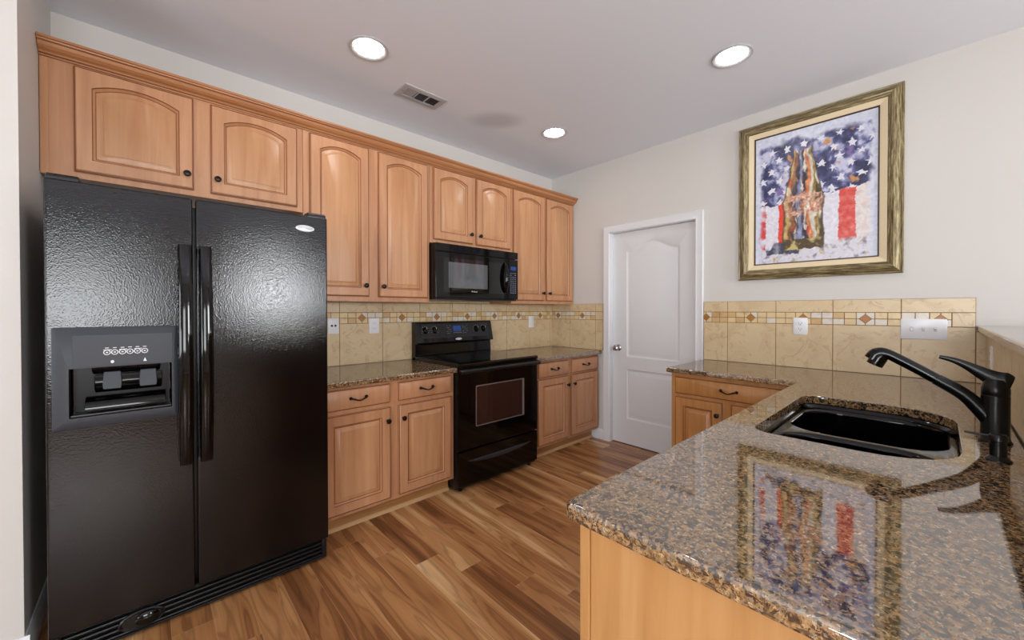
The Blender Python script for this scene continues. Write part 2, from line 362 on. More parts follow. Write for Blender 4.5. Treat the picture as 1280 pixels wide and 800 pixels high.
def window(n, axis, c, a0, a1, z0, z1, nm, label):
    fr = MB(); pn = MB()
    def bx(b, p, q, d0, d1, zz0, zz1):
        if axis == 'y': b.box(p, q, c+d0, c+d1, zz0, zz1)
        else: b.box(c+d0, c+d1, p, q, zz0, zz1)
    for k in range(nm+1):
        p = a0 + (a1-a0-.05)*k/nm; bx(fr, p, p+.05, -.03, .03, z0, z1)
    for zz in (z0, z1-.05): bx(fr, a0+.002, a1-.002, -.027, .027, zz+.001, zz+.049)
    bx(pn, a0+.01, a1-.01, -.004, .004, z0+.01, z1-.01)
    o = struct('window_%d' % n, fr, 'white', label); pn.build('pane', 'pane', o)
window(1, 'y', -6.84, -4.9, -3.3, .6, 2.1, 2, 'white framed window behind the camera')
window(2, 'y', -6.84, -2.05, -1.05, .93, 2.13, 1, 'smaller white framed front window behind the camera')
window(3, 'x', -6.54, -4.9, -2.3, .65, 2.25, 3, 'white framed side window behind the camera')

window(4, 'x', .06, -6.2, -4.6, .9, 2.2, 2, 'added white framed fill-light window behind the camera')  # unseen window added to carry the right-hand fill light
# baseboards
def baseboard(name, pts_axis, label):
    b = MB()
    for ax, a0, a1, face, sgn in pts_axis:
        prof = [(0, 0), (.014, 0), (.014, .075), (.008, .09), (.004, .098), (0, .098)]
        if ax == 'x': b.prism([(face+sgn*d, z) for d, z in prof], a0, a1, 0, 'x')
        else: b.prism([(face+sgn*d, z) for d, z in prof], a0, a1, 0, 'y')
    struct(name, b, 'white', label)
baseboard('baseboard_left', [('x', -6.48, RX+.014, -.66, -1), ('y', -.66, 0, RX, 1)], 'white baseboard round the wall end by the refrigerator')
baseboard('baseboard_right', [('y', -.667, -.535, 0, -1)], 'short white baseboard beside the door casing')

# door with casing
def casing():
    b = MB(); W = .064
    prof = [(0, 0), (0, .012), (.008, .017), (.02, .014), (.05, .018), (W-.004, .02), (W, .016), (W, 0)]   # (outward from opening, thickness)
    for d, t in ():
        pass
    loops = []
    for d, t in prof:
        loops.append([(-t, DY0+d, 0), (-t, DY0+d, DZ+d), (-t, DY1-d, DZ+d), (-t, DY1-d, 0)])
    b.loops(loops, 0, False, False, False)
    # jamb lining
    b.box(0, .12, DY0-.002, DY0, 0, DZ); b.box(0, .12, DY1, DY1+.002, 0, DZ); b.box(0, .12, DY1, DY0, DZ-.002, DZ)
    return b
struct('trim_1', casing(), 'white', 'white moulded casing round the panelled door')

def arch_loop(x0, x1, z0, z1, h, y, kind, n=18):
    """closed loop in a plane of constant y; the top edge rises by h at its middle"""
    P = [(x0, y, z0), (x1, y, z0)]
    for k in range(n+1):
        u = k/n; x = x1 + (x0-x1)*u
        if kind == 'arc': e = max(0, 1-abs(2*u-1)**2.1)
        elif kind == 'cath': e = .5-.5*math.cos(2*PI*u)
        else: e = 0
        P.append((x, y, z1+h*e))
    return P
def panel_face(b, ox0, ox1, oz0, oz1, ix0, ix1, iz0, iz1, y, h, kind, steps, mis, fillmi):
    """front face from an outer rectangle to a moulded, raised panel: steps = (inset, depth)"""
    L = [arch_loop(ox0, ox1, oz0, oz1, 0, y, 'flat'), arch_loop(ix0, ix1, iz0, iz1, h, y, kind)]
    wd = ix1-ix0
    for ins, dep in steps:
        L.append(arch_loop(ix0+ins, ix1-ins, iz0+ins, iz1-ins, h*(1-ins/wd), y+dep, kind))
    b.loops(L, mis, False, True, True, fillmi)
def door_leaf():
    # local: front towards -y at y=0, x from 0 to width
    wd, hh = -(DY1-DY0)-.006, DZ-.01
    r = thing('door_1', 'white two-panel door with an arched upper panel', 'door', (.045, DY0-.003, .006), -PI/2); r['kind'] = 'structure'
    b = MB(); st = [(.005, .004), (.014, .009), (.022, .009), (.05, .003), (.056, .0025)]
    mis = [0]*6
    zmid = .755
    panel_face(b, 0, wd, zmid, hh, .145, wd-.145, .815, 1.80, 0, .085, 'cath', st, mis, 0)
    panel_face(b, 0, wd, 0, zmid, .145, wd-.145, .235, .70, 0, 0, 'flat', st, mis, 0)
    b.box(0, wd, .0095, .034, 0, hh)
    b.add([(0,0,0),(0,0,hh),(0,.01,hh),(0,.01,0)], [(0,1,2,3)]); b.add([(wd,0,0),(wd,0,hh),(wd,.01,hh),(wd,.01,0)], [(0,1,2,3)])
    b.add([(0,0,hh),(wd,0,hh),(wd,.01,hh),(0,.01,hh)], [(0,1,2,3)])
    b.build('door_panel', 'door', r)
    k = MB(); k.lathe([(.0, 0), (.031, 0), (.031, .004), (.026, .009), (.012, .012), (.0105, .03), (.016, .037), (.0265, .046), (.029, .055), (.026, .064), (.015, .071), (0, .073)], (.062, 0, .897), '-y', 24, 0, False)
    tag(k.build('door_knob', 'chrome', r), 'round chrome knob')
door_leaf()
struct('wall_pantry', MB().box(.12, .14, -1.7, -.6, 0, CEIL), 'wall', 'dark closet wall behind the door')

# ------------------------------------------------------------------ tile splashbacks
def clip_poly(P, s0, s1):
    for lim, sg in ((s0, 1), (s1, -1)):
        out = []
        for i in range(len(P)):
            a, c = P[i], P[(i+1) % len(P)]
            ia, ic = sg*(a[0]-lim) >= 0, sg*(c[0]-lim) >= 0
            if ia: out.append(a)
            if ia != ic:
                t = (lim-a[0])/(c[0]-a[0]); out.append((lim, a[1]+t*(c[1]-a[1])))
        P = out
        if not P: return P
    return P
def splashback(name, label, loc, rz, s0, s1, lines, pitch, z0, z1, band=(1.164, 1.243), bend=None, end_strip=None, ext=None, over=None):
    """local: face towards -y, s along x"""
    g = .0016; b = MB()
    b.box(s0, s1, -.006, 0, z0, z1, 0)
    def tile(a0, a1, c0, c1, mi, y=-.0085):
        a0 += g; a1 -= g; c0 += g; c1 -= g
        if a1-a0 < .003: return
        e = .0012
        b.loops([[(a0,-.006,c0),(a1,-.006,c0),(a1,-.006,c1),(a0,-.006,c1)], [(a0+e,y,c0+e),(a1-e,y,c0+e),(a1-e,y,c1-e),(a0+e,y,c1-e)]], mi, False, True, True, mi)
    xs = [s0] + [l for l in lines if s0+.004 < l < s1-.004] + [s1]
    send = bend if bend is not None else s1
    for p, q in zip(xs[:-1], xs[1:]):
        if band is None: tile(p, q, z0, z1, 1); continue
        tile(p, q, z0, band[0], 1)
        if end_strip and q > send:            # the border stops short of the edge tile
            tile(p, q, band[1], z1, 1)
        else: tile(p, q, band[1], z1, 1)
    if over: b.box(over[0], over[1], -.006, 0, z1, over[2], 0); tile(over[0], over[1], z1, over[2], 1)
    if ext: b.box(s1, ext, -.006, 0, z0, 1.142, 0); tile(s1, ext, z0, 1.142, 1)
    if band:
        zm = (band[0]+band[1])/2
        if bend is not None and bend < s1: tile(bend, s1, band[0], band[1]-.0, 1)
        base = lines[0] - pitch*3
        k = 0
        while base + k*pitch < s1:
            m0 = base + k*pitch; k += 1
            cells = [0, .182, .364, .636, .818, 1]
            for ci in range(5):
                p, q = max(s0, m0+cells[ci]*pitch), min(send, m0+cells[ci+1]*pitch)
                if q-p < .004: continue
                if ci == 2:
                    mid = m0+.5*pitch
                    for (u, v_) in ((p, min(q, mid)), (max(p, mid), q)):
                        if v_-u > .003:
                            tile(u, v_, band[0], zm, random.choice((2, 3))); tile(u, v_, zm, band[1], random.choice((2, 3)))
                else:
                    tile(p, q, band[0], zm, random.choice((2, 2, 3, 4))); tile(p, q, zm, band[1], random.choice((2, 3, 3, 4)))
            mid = m0+.5*pitch; d = .031
            P = clip_poly([(mid-d, zm), (mid, zm-d), (mid+d, zm), (mid, zm+d)], s0, send)
            Q = clip_poly([(mid-d+.005, zm), (mid, zm-d+.005), (mid+d-.005, zm), (mid, zm+d-.005)], s0, send)
            if len(P) >= 3:
                b.add([(x, -.0088, z) for x, z in P], [tuple(range(len(P)))], 0)
            if len(Q) >= 3:
                n = len(Q); b.add([(x, -.0087, z) for x, z in Q]+[(x, -.0105, z) for x, z in Q], [tuple(range(n, 2*n))]+[(i, (i+1) % n, n+(i+1) % n, n+i) for i in range(n)], 5)
    r = thing(name, label, 'backsplash', loc, rz)
    b.build('tile_field', ['grout', 'tile', 'mos_a', 'mos_b', 'mos_c', 'amber'], r, smooth=False)
    return r
splashback('tile_backsplash', 'travertine tile backsplash with amber diamond border behind the range', (0, -.0012, 0), 0, -2.62, -.0, [-.035-.32*k for k in range(8, -1, -1)], .32, CT, 1.3165, over=(-1.716, -.893, 1.362))
splashback('tile_backsplash', 'short tile backsplash piece between the room corner and the door casing', (0, 0, 0), -PI/2, .009, .662, [.257+.317*k for k in range(2)], .317, CT, 1.321, bend=.574)
splashback('tile_backsplash', 'tile backsplash with diamond border under the framed painting', (0, 0, 0), -PI/2, 1.592, 2.977, [1.766-.31+.31*k for k in range(6)], .31, CT, 1.324, bend=2.892, ext=3.018)
b = MB().box(-.013, 0, -2.988, -2.977, 1.178, 1.324)

# ------------------------------------------------------------------ cabinets (local frame: front towards -y)
def add_knob(parent, x, y, z, m='knob'):
    k = MB().lathe([(0, 0), (.0075, 0), (.006, .006), (.0055, .012), (.0135, .017), (.0155, .022), (.013, .027), (.006, .0295), (0, .030)], (x, y, z), '-y', 18, 0, False)
    tag(k.build('knob', m, parent), 'small black knob')
def add_pull(parent, x, y, z):
    b = MB(); W = .052; pts = []; rad = []
    for k in range(21):
        u = -1+2*k/20; pts.append((x+W*u*.86, y-.006-.020*(1-abs(u)**6)**.5, z-.010*math.cos(PI*u*.5)**2+.004*abs(u))); rad.append(.0045-.0008*math.cos(PI*u))
    b.tube(pts, rad, 8)
    for s in (-1, 1): b.lathe([(0, 0), (.009, 0), (.010, .004), (.008, .011), (.0055, .016), (0, .019)], (x+s*W*.86, y, z+.004), '-y', 12, 0, False)
    tag(b.build('pull', 'knob', parent), 'dark bronze bail pull')
def cab_door(root, x0, x1, z0, z1, yb, arch, knob, mats=('maple', 'maple_panel'), name='door'):
    b = MB(); t = .022; yf = yb-t
    sw = .056; h = arch
    # outer edge: square back painted dark for recess shade, routed lip, front face
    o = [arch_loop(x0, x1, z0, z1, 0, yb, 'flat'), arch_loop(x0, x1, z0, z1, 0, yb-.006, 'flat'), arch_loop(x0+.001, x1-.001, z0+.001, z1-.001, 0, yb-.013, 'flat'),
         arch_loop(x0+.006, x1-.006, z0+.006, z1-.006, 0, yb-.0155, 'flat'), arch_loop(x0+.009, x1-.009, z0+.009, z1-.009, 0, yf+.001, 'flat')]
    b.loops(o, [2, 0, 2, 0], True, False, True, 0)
    top = z1 - (.046+h if h else sw)
    st = [(.003, .004), (.007, .008), (.010, .0125), (.0135, .0125), (.036, .003), (.038, .0012)]
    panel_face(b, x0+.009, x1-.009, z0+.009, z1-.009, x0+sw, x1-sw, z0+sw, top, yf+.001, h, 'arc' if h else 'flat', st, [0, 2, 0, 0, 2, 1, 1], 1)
    d = b.build(name, [mats[0], mats[1], 'glaze_shade'], root)
    if knob: add_knob(d, knob[0], yf+.001, knob[1])
    return d
def cab_drawer(root, x0, x1, z0, z1, yb, m='maple', pull=True):
    b = MB(); yf = yb-.02
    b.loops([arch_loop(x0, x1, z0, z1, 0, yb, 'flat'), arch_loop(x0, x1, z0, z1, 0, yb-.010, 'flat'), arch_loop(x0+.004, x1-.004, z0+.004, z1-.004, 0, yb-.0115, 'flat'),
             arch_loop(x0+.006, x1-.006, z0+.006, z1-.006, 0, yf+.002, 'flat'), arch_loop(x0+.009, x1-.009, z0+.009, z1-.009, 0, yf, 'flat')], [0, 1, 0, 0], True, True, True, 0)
    d = b.build('drawer', [m, 'glaze_shade'], root)
    if pull: add_pull(d, (x0+x1)/2, yf, (z0+z1)/2)
    return d
def upper(label, x0, x1, z0, doors, arch, gap=.0):
    yf = -.297; z1 = 2.345
    r = thing('upper_cabinet', label, 'cabinet', ((x0+x1)/2, -.15, z0)); O = Vector(r.location)
    def bd(mb, nm, m, **kw):
        mb.v = [tuple(Vector(p)-O) for p in mb.v]; return mb.build(nm, m, r, **kw)
    c = MB(); c.box(x0, x1, yf+.019, -.002, z0, z1)
    c.v = [tuple(Vector(p)-O) for p in c.v]; c.build('carcass', 'maple', r)
    f = MB(); f.box(x0, x1, yf, yf+.019, z0, z1); f.v = [tuple(Vector(p)-O) for p in f.v]; f.build('face_frame', 'maple', r, .001, 1)
    for i, (a, c_, za, zb, ks) in enumerate(doors):
        kx = c_-.028 if ks > 0 else a+.028
        cab_door(r, a-O.x, c_-O.x, za-O.z, zb-O.z, yf-O.y, arch, (kx-O.x, za+.072-O.z))
    return r, O
r, O = upper('wide low maple wall cabinet above the black refrigerator', -3.608, -2.588, 1.842, [(-3.51, -3.098, 1.869, 2.329, 1), (-3.030, -2.62, 1.867, 2.326, -1)], .038)
s_ = MB().box(-3.608-O.x, -3.583-O.x, -.3015-O.y, -.297-O.y, 0, 2.334-O.z); s_.build('filler_strip', 'maple_panel', r, .001, 1)
upper('tall maple wall cabinet between the refrigerator and the microwave', -2.586, -1.722, 1.318, [(-2.552, -2.187, 1.35, 2.326, 1), (-2.122, -1.742, 1.348, 2.326, -1)], .038)
upper('short maple wall cabinet directly above the microwave', -1.72, -.889, 1.765, [(-1.692, -1.322, 1.792, 2.33, 1), (-1.286, -.905, 1.79, 2.332, -1)], .038)
upper('tall maple wall cabinet in the room corner right of the microwave', -.887, -.006, 1.318, [(-.868, -.466, 1.347, 2.334, 1), (-.434, -.036, 1.347, 2.332, -1)], .038)
CP = [(-.2995, 2.3365), (-.307, 2.3365), (-.309, 2.341), (-.306, 2.3425), (-.306, 2.3445), (-.314, 2.346), (-.316, 2.350), (-.319, 2.353), (-.330, 2.358), (-.339, 2.367), (-.345, 2.379), (-.3445, 2.382), (-.352, 2.384), (-.353, 2.388), (-.360, 2.391), (-.360, 2.401), (-.2995, 2.401)]
b = MB()
for k in range(len(CP)):
    (ya, za), (yb_, zb_) = CP[k], CP[(k+1) % len(CP)]
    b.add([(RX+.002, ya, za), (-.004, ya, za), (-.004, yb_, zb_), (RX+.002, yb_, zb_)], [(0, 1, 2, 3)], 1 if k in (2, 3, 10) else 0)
n_ = len(CP)
for xx in (RX+.002, -.004): b.add([(xx, y, z) for y, z in CP], [tuple(range(n_))], 0)
tag(b.build('crown_molding', ['maple_x', 'glaze_shade']), 'long stained maple crown molding along the tops of the wall cabinets', 'molding')

def base(label, loc, rz, w, dr, drs, mat='maple', mats=('maple', 'maple_panel'), depth=.606, sides=True, end=None, toe_shoe=True, drs_z=(.702, .817), panels=True):
    """w: width; local x 0..w, face frame front at y=-depth; dr: drawers (x0,x1), drs: doors (x0,x1,knob side)"""
    r = thing('base_cabinet', label, 'cabinet', loc, rz)
    y = -depth; top = CT-CTH-.001
    c = MB(); c.box(.0, .016, y+.019, -.004, .1, top); c.box(w-.016, w, y+.019, -.004, .1, top); c.box(.016, w-.016, y+.019, -.004, .1, .118); c.box(.016, w-.016, -.012, -.004, .118, top)
    c.build('carcass', mat, r)
    f = MB(); f.box(0, w, y, y+.019, .1, top); f.build('face_frame', mat, r, .001, 1)
    t = MB(); t.box(.0, w, y+.07, y+.085, 0, .1); t.build('toe_kick', 'maple_toe', r)
    if toe_shoe:
        t = MB(); t.prism([(y+.0695, 0), (y+.056, 0), (y+.058, .012), (y+.064, .019), (y+.0695, .021)], 0, w); t.build('shoe_strip', 'oak_shoe', r)
    for a, c_ in dr: cab_drawer(r, a, c_, drs_z[0], drs_z[1], y, mats[0])
    for a, c_, ks in drs: cab_door(r, a, c_, .122, .676, y, 0, ((c_-.024 if ks > 0 else a+.024), .596), mats)
    return r
x0 = -2.598
base('maple base cabinet with two drawers between the refrigerator and the range', (x0, 0, 0), 0, .876, [(-2.585-x0, -2.193-x0), (-2.139-x0, -1.75-x0)], [(-2.585-x0, -2.19-x0, 1), (-2.136-x0, -1.75-x0, -1)])
x0 = -.916
base('maple base cabinet with two drawers right of the range by the door', (x0, 0, 0), 0, .896, [(-.88-x0, -.483-x0), (-.438-x0, -.035-x0)], [(-.885-x0, -.486-x0, 1), (-.442-x0, -.034-x0, -1)], drs_z=(.69, .815))
base('honey coloured base cabinet with one wide drawer under the painting', (0, -1.612, 0), -PI/2, .738, [(.03, .70)], [(.03, .325, 1), (.375, .70, -1)], 'honey', ('honey', 'honey'), drs_z=(.697, .808))
r = base('peninsula base cabinet with plain maple end panel below the granite', (-.635, -2.985, 0), PI, 1.962, [(.45, .93), (.98, 1.44), (1.5, 1.93)], [(.45, .93, 1), (.98, 1.44, -1), (1.5, 1.93, -1)], 'honey_end', ('honey', 'honey'), depth=.636)
e = MB(); e.box(1.962, 1.980, -.612, -.002, .0, CT-CTH-.001); tag(e.build('end_panel', 'honey_end', r, .0015, 1), 'plain vertical-grained panel')
e = MB(); e.box(1.962, 1.984, -.636, -.6125, .0, CT-CTH-.001); e.build('corner_stile', 'honey_end', r, .002, 1)

# ------------------------------------------------------------------ worktops
def offset_poly(P, d):
    out = []; n = len(P)
    for i in range(n):
        a, p, c = Vector(P[i-1]), Vector(P[i]), Vector(P[(i+1) % n])
        e1 = (p-a).normalized(); e2 = (c-p).normalized(); n1 = Vector((-e1.y, e1.x)); n2 = Vector((-e2.y, e2.x))
        b = (n1+n2); k = max(.3, 1+n1.dot(n2)); out.append(tuple(p + b*(d/k)))
    return out
def slab(name, label, poly, zt, th, hole=None, m='granite', cat='countertop', rnd=.008):
    """poly counter-clockwise (left normal points inward)"""
    ox = sum(p[0] for p in poly)/len(poly); oy = sum(p[1] for p in poly)/len(poly)
    bm = bmesh.new()
    def ring(P, z): return [bm.verts.new((x-ox, y-oy, z-zt)) for x, y in P]
    def strip(A, B):
        for i in range(len(A)): bm.faces.new((A[i], A[(i+1) % len(A)], B[(i+1) % len(A)], B[i]))
    prof = [(rnd, 0), (rnd*.6, -rnd*.08), (rnd*.29, -rnd*.29), (rnd*.08, -rnd*.6), (0, -rnd), (0, -th+rnd), (rnd*.29, -th+rnd*.29), (rnd, -th)]
    R_ = [ring(offset_poly(poly, d) if d else poly, zt+z) for d, z in prof]
    for a, c in zip(R_[:-1], R_[1:]): strip(a, c)
    tops = [R_[0]]; bots = [R_[-1]]
    if hole:
        hp = [(.003, 0), (.0008, -.001), (0, -.004), (0, -th+.002), (.001, -th)]
        H = [ring(offset_poly(hole, -d) if d else hole, zt+z) for d, z in hp]
        for a, c in zip(H[:-1], H[1:]): strip(a, c)
        tops.append(H[0]); bots.append(H[-1])
    for group in (tops, bots):
        ed = []
        for rg in group:
            for i in range(len(rg)):
                a, c = rg[i], rg[(i+1) % len(rg)]; e_ = bm.edges.get((a, c)) or bm.edges.new((a, c)); ed.append(e_)
        bmesh.ops.triangle_fill(bm, use_beauty=True, use_dissolve=False, edges=ed)
    bmesh.ops.recalc_face_normals(bm, faces=bm.faces)
    me = bpy.data.meshes.new(name); bm.to_mesh(me); bm.free(); me.materials.append(MAT[m])
    me.polygons.foreach_set('use_smooth', [True]*len(me.polygons)); me.set_sharp_from_angle(angle=math.radians(40))
    o = bpy.data.objects.new(name, me); C.objects.link(o); o.location = (ox, oy, zt); weighted(o)
    return tag(o, label, cat)
def rounded(P, rs, n=6):
    out = []
    for i, p in enumerate(P):
        r = rs.get(i, 0)
        if not r: out.append(p); continue
        p = Vector(p); a = (Vector(P[i-1])-p).normalized(); c = (Vector(P[(i+1) % len(P)])-p).normalized()
        p0 = p+a*r; p1 = p+c*r; cen = p+(a+c)*r
        for k in range(n+1):
            t = PI/2*k/n; q = cen + (p0-cen)*math.cos(t) + (p1-cen)*math.sin(t); out.append(tuple(q))
    return out
slab('countertop', 'dark speckled granite countertop left of the range', [(-2.598, -.649), (-1.720, -.649), (-1.720, -.009), (-2.598, -.009)], CT, CTH)
slab('countertop', 'dark speckled granite countertop in the corner right of the range', [(-.922, -.649), (-.009, -.649), (-.009, -.009), (-.922, -.009)], CT, CTH)
PW = -3.012
HOLE = rrect2(-1.812, -1.02, -2.888, -2.43, .19, .06)
slab('countertop', 'large brown speckled granite peninsula countertop with sink opening', rounded([(-.009, PW), (-.009, -1.594), (-.649, -1.594), (-.649, -2.327), (-2.648, -2.327), (-2.648, PW)], {4: .022}), CT, CTH, HOLE)

# pony wall with raised bar top
struct('wall_peninsula', MB().box(-2.64, -.0, -3.14, PW-.009, 0, 1.143), 'wall', 'half wall behind the sink')
r = splashback('tile_backsplash', 'plain tile backsplash on the half wall behind the faucet', (0, PW-.0085, 0), PI, .0, 2.64, [.12+.32*k for k in range(8)], .32, CT, 1.143, band=None)
slab('bar_top', 'raised stone bar top on the half wall above the faucet', [(-2.70, -3.40), (-.002, -3.40), (-.002, -2.979), (-2.70, -2.979)], 1.176, .032, None, 'granite', 'bar top')

# ------------------------------------------------------------------ refrigerator
FX0, FX1, FY, FT = -3.54, -2.606, -.781, 1.72
r = thing('refrigerator', 'black side-by-side refrigerator with ice and water dispenser', 'refrigerator', ((FX0+FX1)/2, -.4, 0)); fridge = r
def shift(mb, O):
    O = Vector(O); mb.v = [tuple(Vector(p)-O) for p in mb.v]; return mb
FO = r.location.copy()
shift(MB().box(FX0+.004, FX1-.004, -.705, -.03, .02, 1.70), FO).build('body', 'black_satin', r, .006)
def fdoor(x0, x1, hole=None):
    b = MB(); y1, z0, z1 = -.712, .112, FT
    if not hole:
        b.box(x0, x1, FY, y1, z0, z1)
    else:
        hx0, hx1, hz0, hz1 = hole
        xs = [x0, hx0, hx1, x1]; zs = [z0, hz0, hz1, z1]
        vid = {}
        for j, y in enumerate((FY, y1)):
            for a, xx in enumerate(xs):
                for c, zz in enumerate(zs): vid[(j, a, c)] = len(b.v); b.v.append((xx, y, zz))
        for j in (0, 1):
            for a in range(3):
                for c in range(3):
                    if j == 0 and a == 1 and c == 1: continue
                    b.f.append(((vid[(j,a,c)], vid[(j,a+1,c)], vid[(j,a+1,c+1)], vid[(j,a,c+1)]), 0))
        for a in range(3):
            for c in (0, 3): b.f.append(((vid[(0,a,c)], vid[(0,a+1,c)], vid[(1,a+1,c)], vid[(1,a,c)]), 0))
        for c in range(3):
            for a in (0, 3): b.f.append(((vid[(0,a,c)], vid[(0,a,c+1)], vid[(1,a,c+1)], vid[(1,a,c)]), 0))
        # cavity
        A = [(hx0,hz0),(hx1,hz0),(hx1,hz1),(hx0,hz1)]
        b.loops([[(x, FY, z) for x, z in A], [(x, FY+.062, z) for x, z in A]], 1, False, True, True, 1)
    return shift(b, FO)
REC = (-3.484, -3.206, .877, 1.053)
dl = fdoor(FX0, -3.137, REC).build('freezer_door', ['fridge', 'dark_void'], r, .007, 3)
dr_ = fdoor(-3.127, FX1).build('refrigerator_door', 'fridge', r, .007, 3)
def fhandle(x, door, z0=.64, z1=1.523, wdt=.024):
    L = []
    n = 26
    for k in range(n+1):
        u = k/n; z = z0+(z1-z0)*u; out = .030+.030*math.sin(PI*u)**.8; 
        hw = wdt*(.92+.08*math.sin(PI*u)); th = .012
        ring_ = []
        for a in range(14):
            t = 2*PI*a/14; cs, sn = math.cos(t), math.sin(t)
            ring_.append((x+hw*math.copysign(abs(cs)**.7, cs), FY-out+th*math.copysign(abs(sn)**.8, sn), z))
        L.append(ring_)
    b = MB().loops(L, 0, True, True)
    for zz in (z0, z1-.05):
        b.box(x-wdt*.8, x+wdt*.8, FY-.034, FY-.0005, zz+.004, zz+.046)
    return tag(shift(b, FO).build('handle', 'black_gloss', door), 'long glossy black bowed handle')
fhandle(-3.163, dl); fhandle(-3.098, dr_, wdt=.0225)
# dispenser
p = MB(); O1 = rrect(-3.524, -3.187, .838, 1.20, .006, 3); I1 = rrect(-3.484, -3.206, .877, 1.053, .003, 3)
p.loops([[(x, FY-.0003, z) for x, z in O1], [(x, FY-.007, z) for x, z in O1], [(x, FY-.009, z) for x, z in rrect(-3.521, -3.190, .841, 1.197, .006, 3)], [(x, FY-.009, z) for x, z in I1], [(x, FY+.001, z) for x, z in I1]], 0)
shift(p, FO).build('dispenser_surround', 'charcoal', dl, recalc=True)
p = MB(); p.box(-3.474, -3.204, FY-.0105, FY-.008, 1.056, 1.172); tag(shift(p, FO).build('control_panel', 'charcoal', dl, .002), 'grey control panel')
for k in range(6):
    x = -3.388+.0205*k; ic = MB()
    ic.loops([[(xx, FY-.0108, zz) for xx, zz in ellipse(x, 1.106, .0098, .0098, 20)], [(xx, FY-.0112, zz) for xx, zz in ellipse(x, 1.106, .0072, .0072, 20)]], 0)
    tag(shift(ic, FO).build('button_ring', 'icon', dl), 'small white button ring')
ic = MB()
for k in range(6):
    x = -3.388+.0205*k; ic.box(x-.003, x+.003, FY-.0112, FY-.0106, 1.104, 1.108); ic.box(x-.005, x+.005, FY-.0112, FY-.0106, 1.121, 1.1235)
for k in (0, 2, 4): ic.box(-3.397+.0205*k, -3.397+.0205*k+.022, FY-.0112, FY-.0106, 1.114, 1.1165)
tag(shift(ic, FO).build('panel_print', 'icon', dl), 'fine white printed marks')
for P_ in (ellipse(-3.374, 1.071, .005, .006, 8), [(-3.290, 1.066), (-3.280, 1.066), (-3.285, 1.080)]):
    ic = MB(); ic.prism(P_, FY-.0112, FY-.0106, 0, 'y'); tag(shift(ic, FO).build('indicator_icon', 'icon', dl), 'tiny white symbol')
ch = MB()   # curved chute housing
ch.prism([(FY+.06, 1.05), (FY+.01, 1.05), (FY+.02, 1.035), (FY+.06, 1.02)], -3.43, -3.24)
ch.prism([(FY+.061, 1.02), (FY+.035, 1.02), (FY+.03, .99), (FY+.045, .965), (FY+.061, .95)], -3.425, -3.235)
shift(ch, FO).build('dispenser_chute', 'black_gloss', dl, .004)
for px_ in (-3.376, -3.276):
    pd = MB(); pd.loops([[(px_-.023, FY+.020, 1.032), (px_+.023, FY+.020, 1.032), (px_+.023, FY+.028, 1.032), (px_-.023, FY+.028, 1.032)], [(px_-.026, FY+.012, .985), (px_+.026, FY+.012, .985), (px_+.026, FY+.020, .985), (px_-.026, FY+.020, .985)], [(px_-.024, FY+.008, .968), (px_+.024, FY+.008, .968), (px_+.024, FY+.016, .966), (px_-.024, FY+.016, .966)]], 0, True, True)
    tag(shift(pd, FO).build('paddle', 'charcoal', dl, .003), 'dark grey dispenser paddle')
tr = MB(); pr_ = []
for k in range(9):
    a = PI/2*k/8; pr_.append((FY+.058-.048*math.sin(a), .900+.040*math.cos(a)))
tr.prism(pr_+[(FY+.010, .892), (FY+.060, .892)], -3.448, -3.225); tag(shift(tr, FO).build('spill_shelf', 'chrome_dark' if 'chrome_dark' in MAT else 'black_gloss', dl, .002), 'shiny curved spill shelf')
tr = MB().box(-3.482, -3.208, FY-.003, FY+.060, .878, .886); shift(tr, FO).build('drip_tray', 'black_satin', dl, .002)
# badge, hinges, grille
bd = MB(); bd.loops([[(x, FY-.0003, z) for x, z in ellipse(-2.709, 1.656, .042, .0155)], [(x, FY-.003, z) for x, z in ellipse(-2.709, 1.656, .042, .0155)], [(x, FY-.004, z) for x, z in ellipse(-2.709, 1.656, .039, .0135)]], 0, False, True)
tag(shift(bd, FO).build('badge', 'badge', dr_), 'white oval maker badge')
text('badge_lettering', 'Whirlpool', .0155, 'badge_text', dr_, Vector((-2.709, FY-.0042, 1.656))-FO, (PI/2, 0, 0))
for xa, xb in ((-3.536, -3.455), (-2.695, -2.61)):
    h = MB(); h.prism([(-.70, FT-.02), (-.775, FT-.02), (-.775, FT+.012), (-.765, FT+.02), (-.72, FT+.022), (-.70, FT+.018)], xa, xb); 
    shift(h, FO).build('hinge_cover', 'black_satin', r, .005)
g = MB(); gx0, gx1 = FX0+.006, FX1-.006
g.box(gx0, gx1, -.752, -.715, .012, .106)
for k, zz in enumerate((.022, .042, .062, .082)):
    g.prism([(-.752, zz), (-.766, zz+.002), (-.766, zz+.009), (-.752, zz+.013)], gx0+.02, gx1-.02)
g.box(gx0, gx0+.02, -.768, -.752, .012, .104); g.box(gx1-.02, gx1, -.768, -.752, .012, .104); g.box(gx0, gx1, -.767, -.752, .012, .02)
gr = shift(g, FO).build('kick_grille', 'black_satin', r, .0015, 1)
fc = MB(); EL = ellipse(-3.30, .062, .068, .036)
fc.loops([[(x, -.752, z) for x, z in EL], [(x, -.772, z) for x, z in EL], [(x, -.776, z) for x, z in ellipse(-3.30, .062, .063, .032)], [(x, -.770, z) for x, z in ellipse(-3.30, .062, .057, .027)]], 0, False, True)
shift(fc, FO).build('filter_surround', 'black_satin', gr)
fc = MB().lathe([(.026, 0), (.026, .008), (.02, .013), (0, .015)], (0, 0, 0), '-y', 24, 0, False)
fc.v = [(x*1.35-3.285, y-.770, z*.95+.062) for x, y, z in fc.v]
tag(shift(fc, FO).build('filter_cap', 'black_gloss', gr), 'round glossy filter cap')
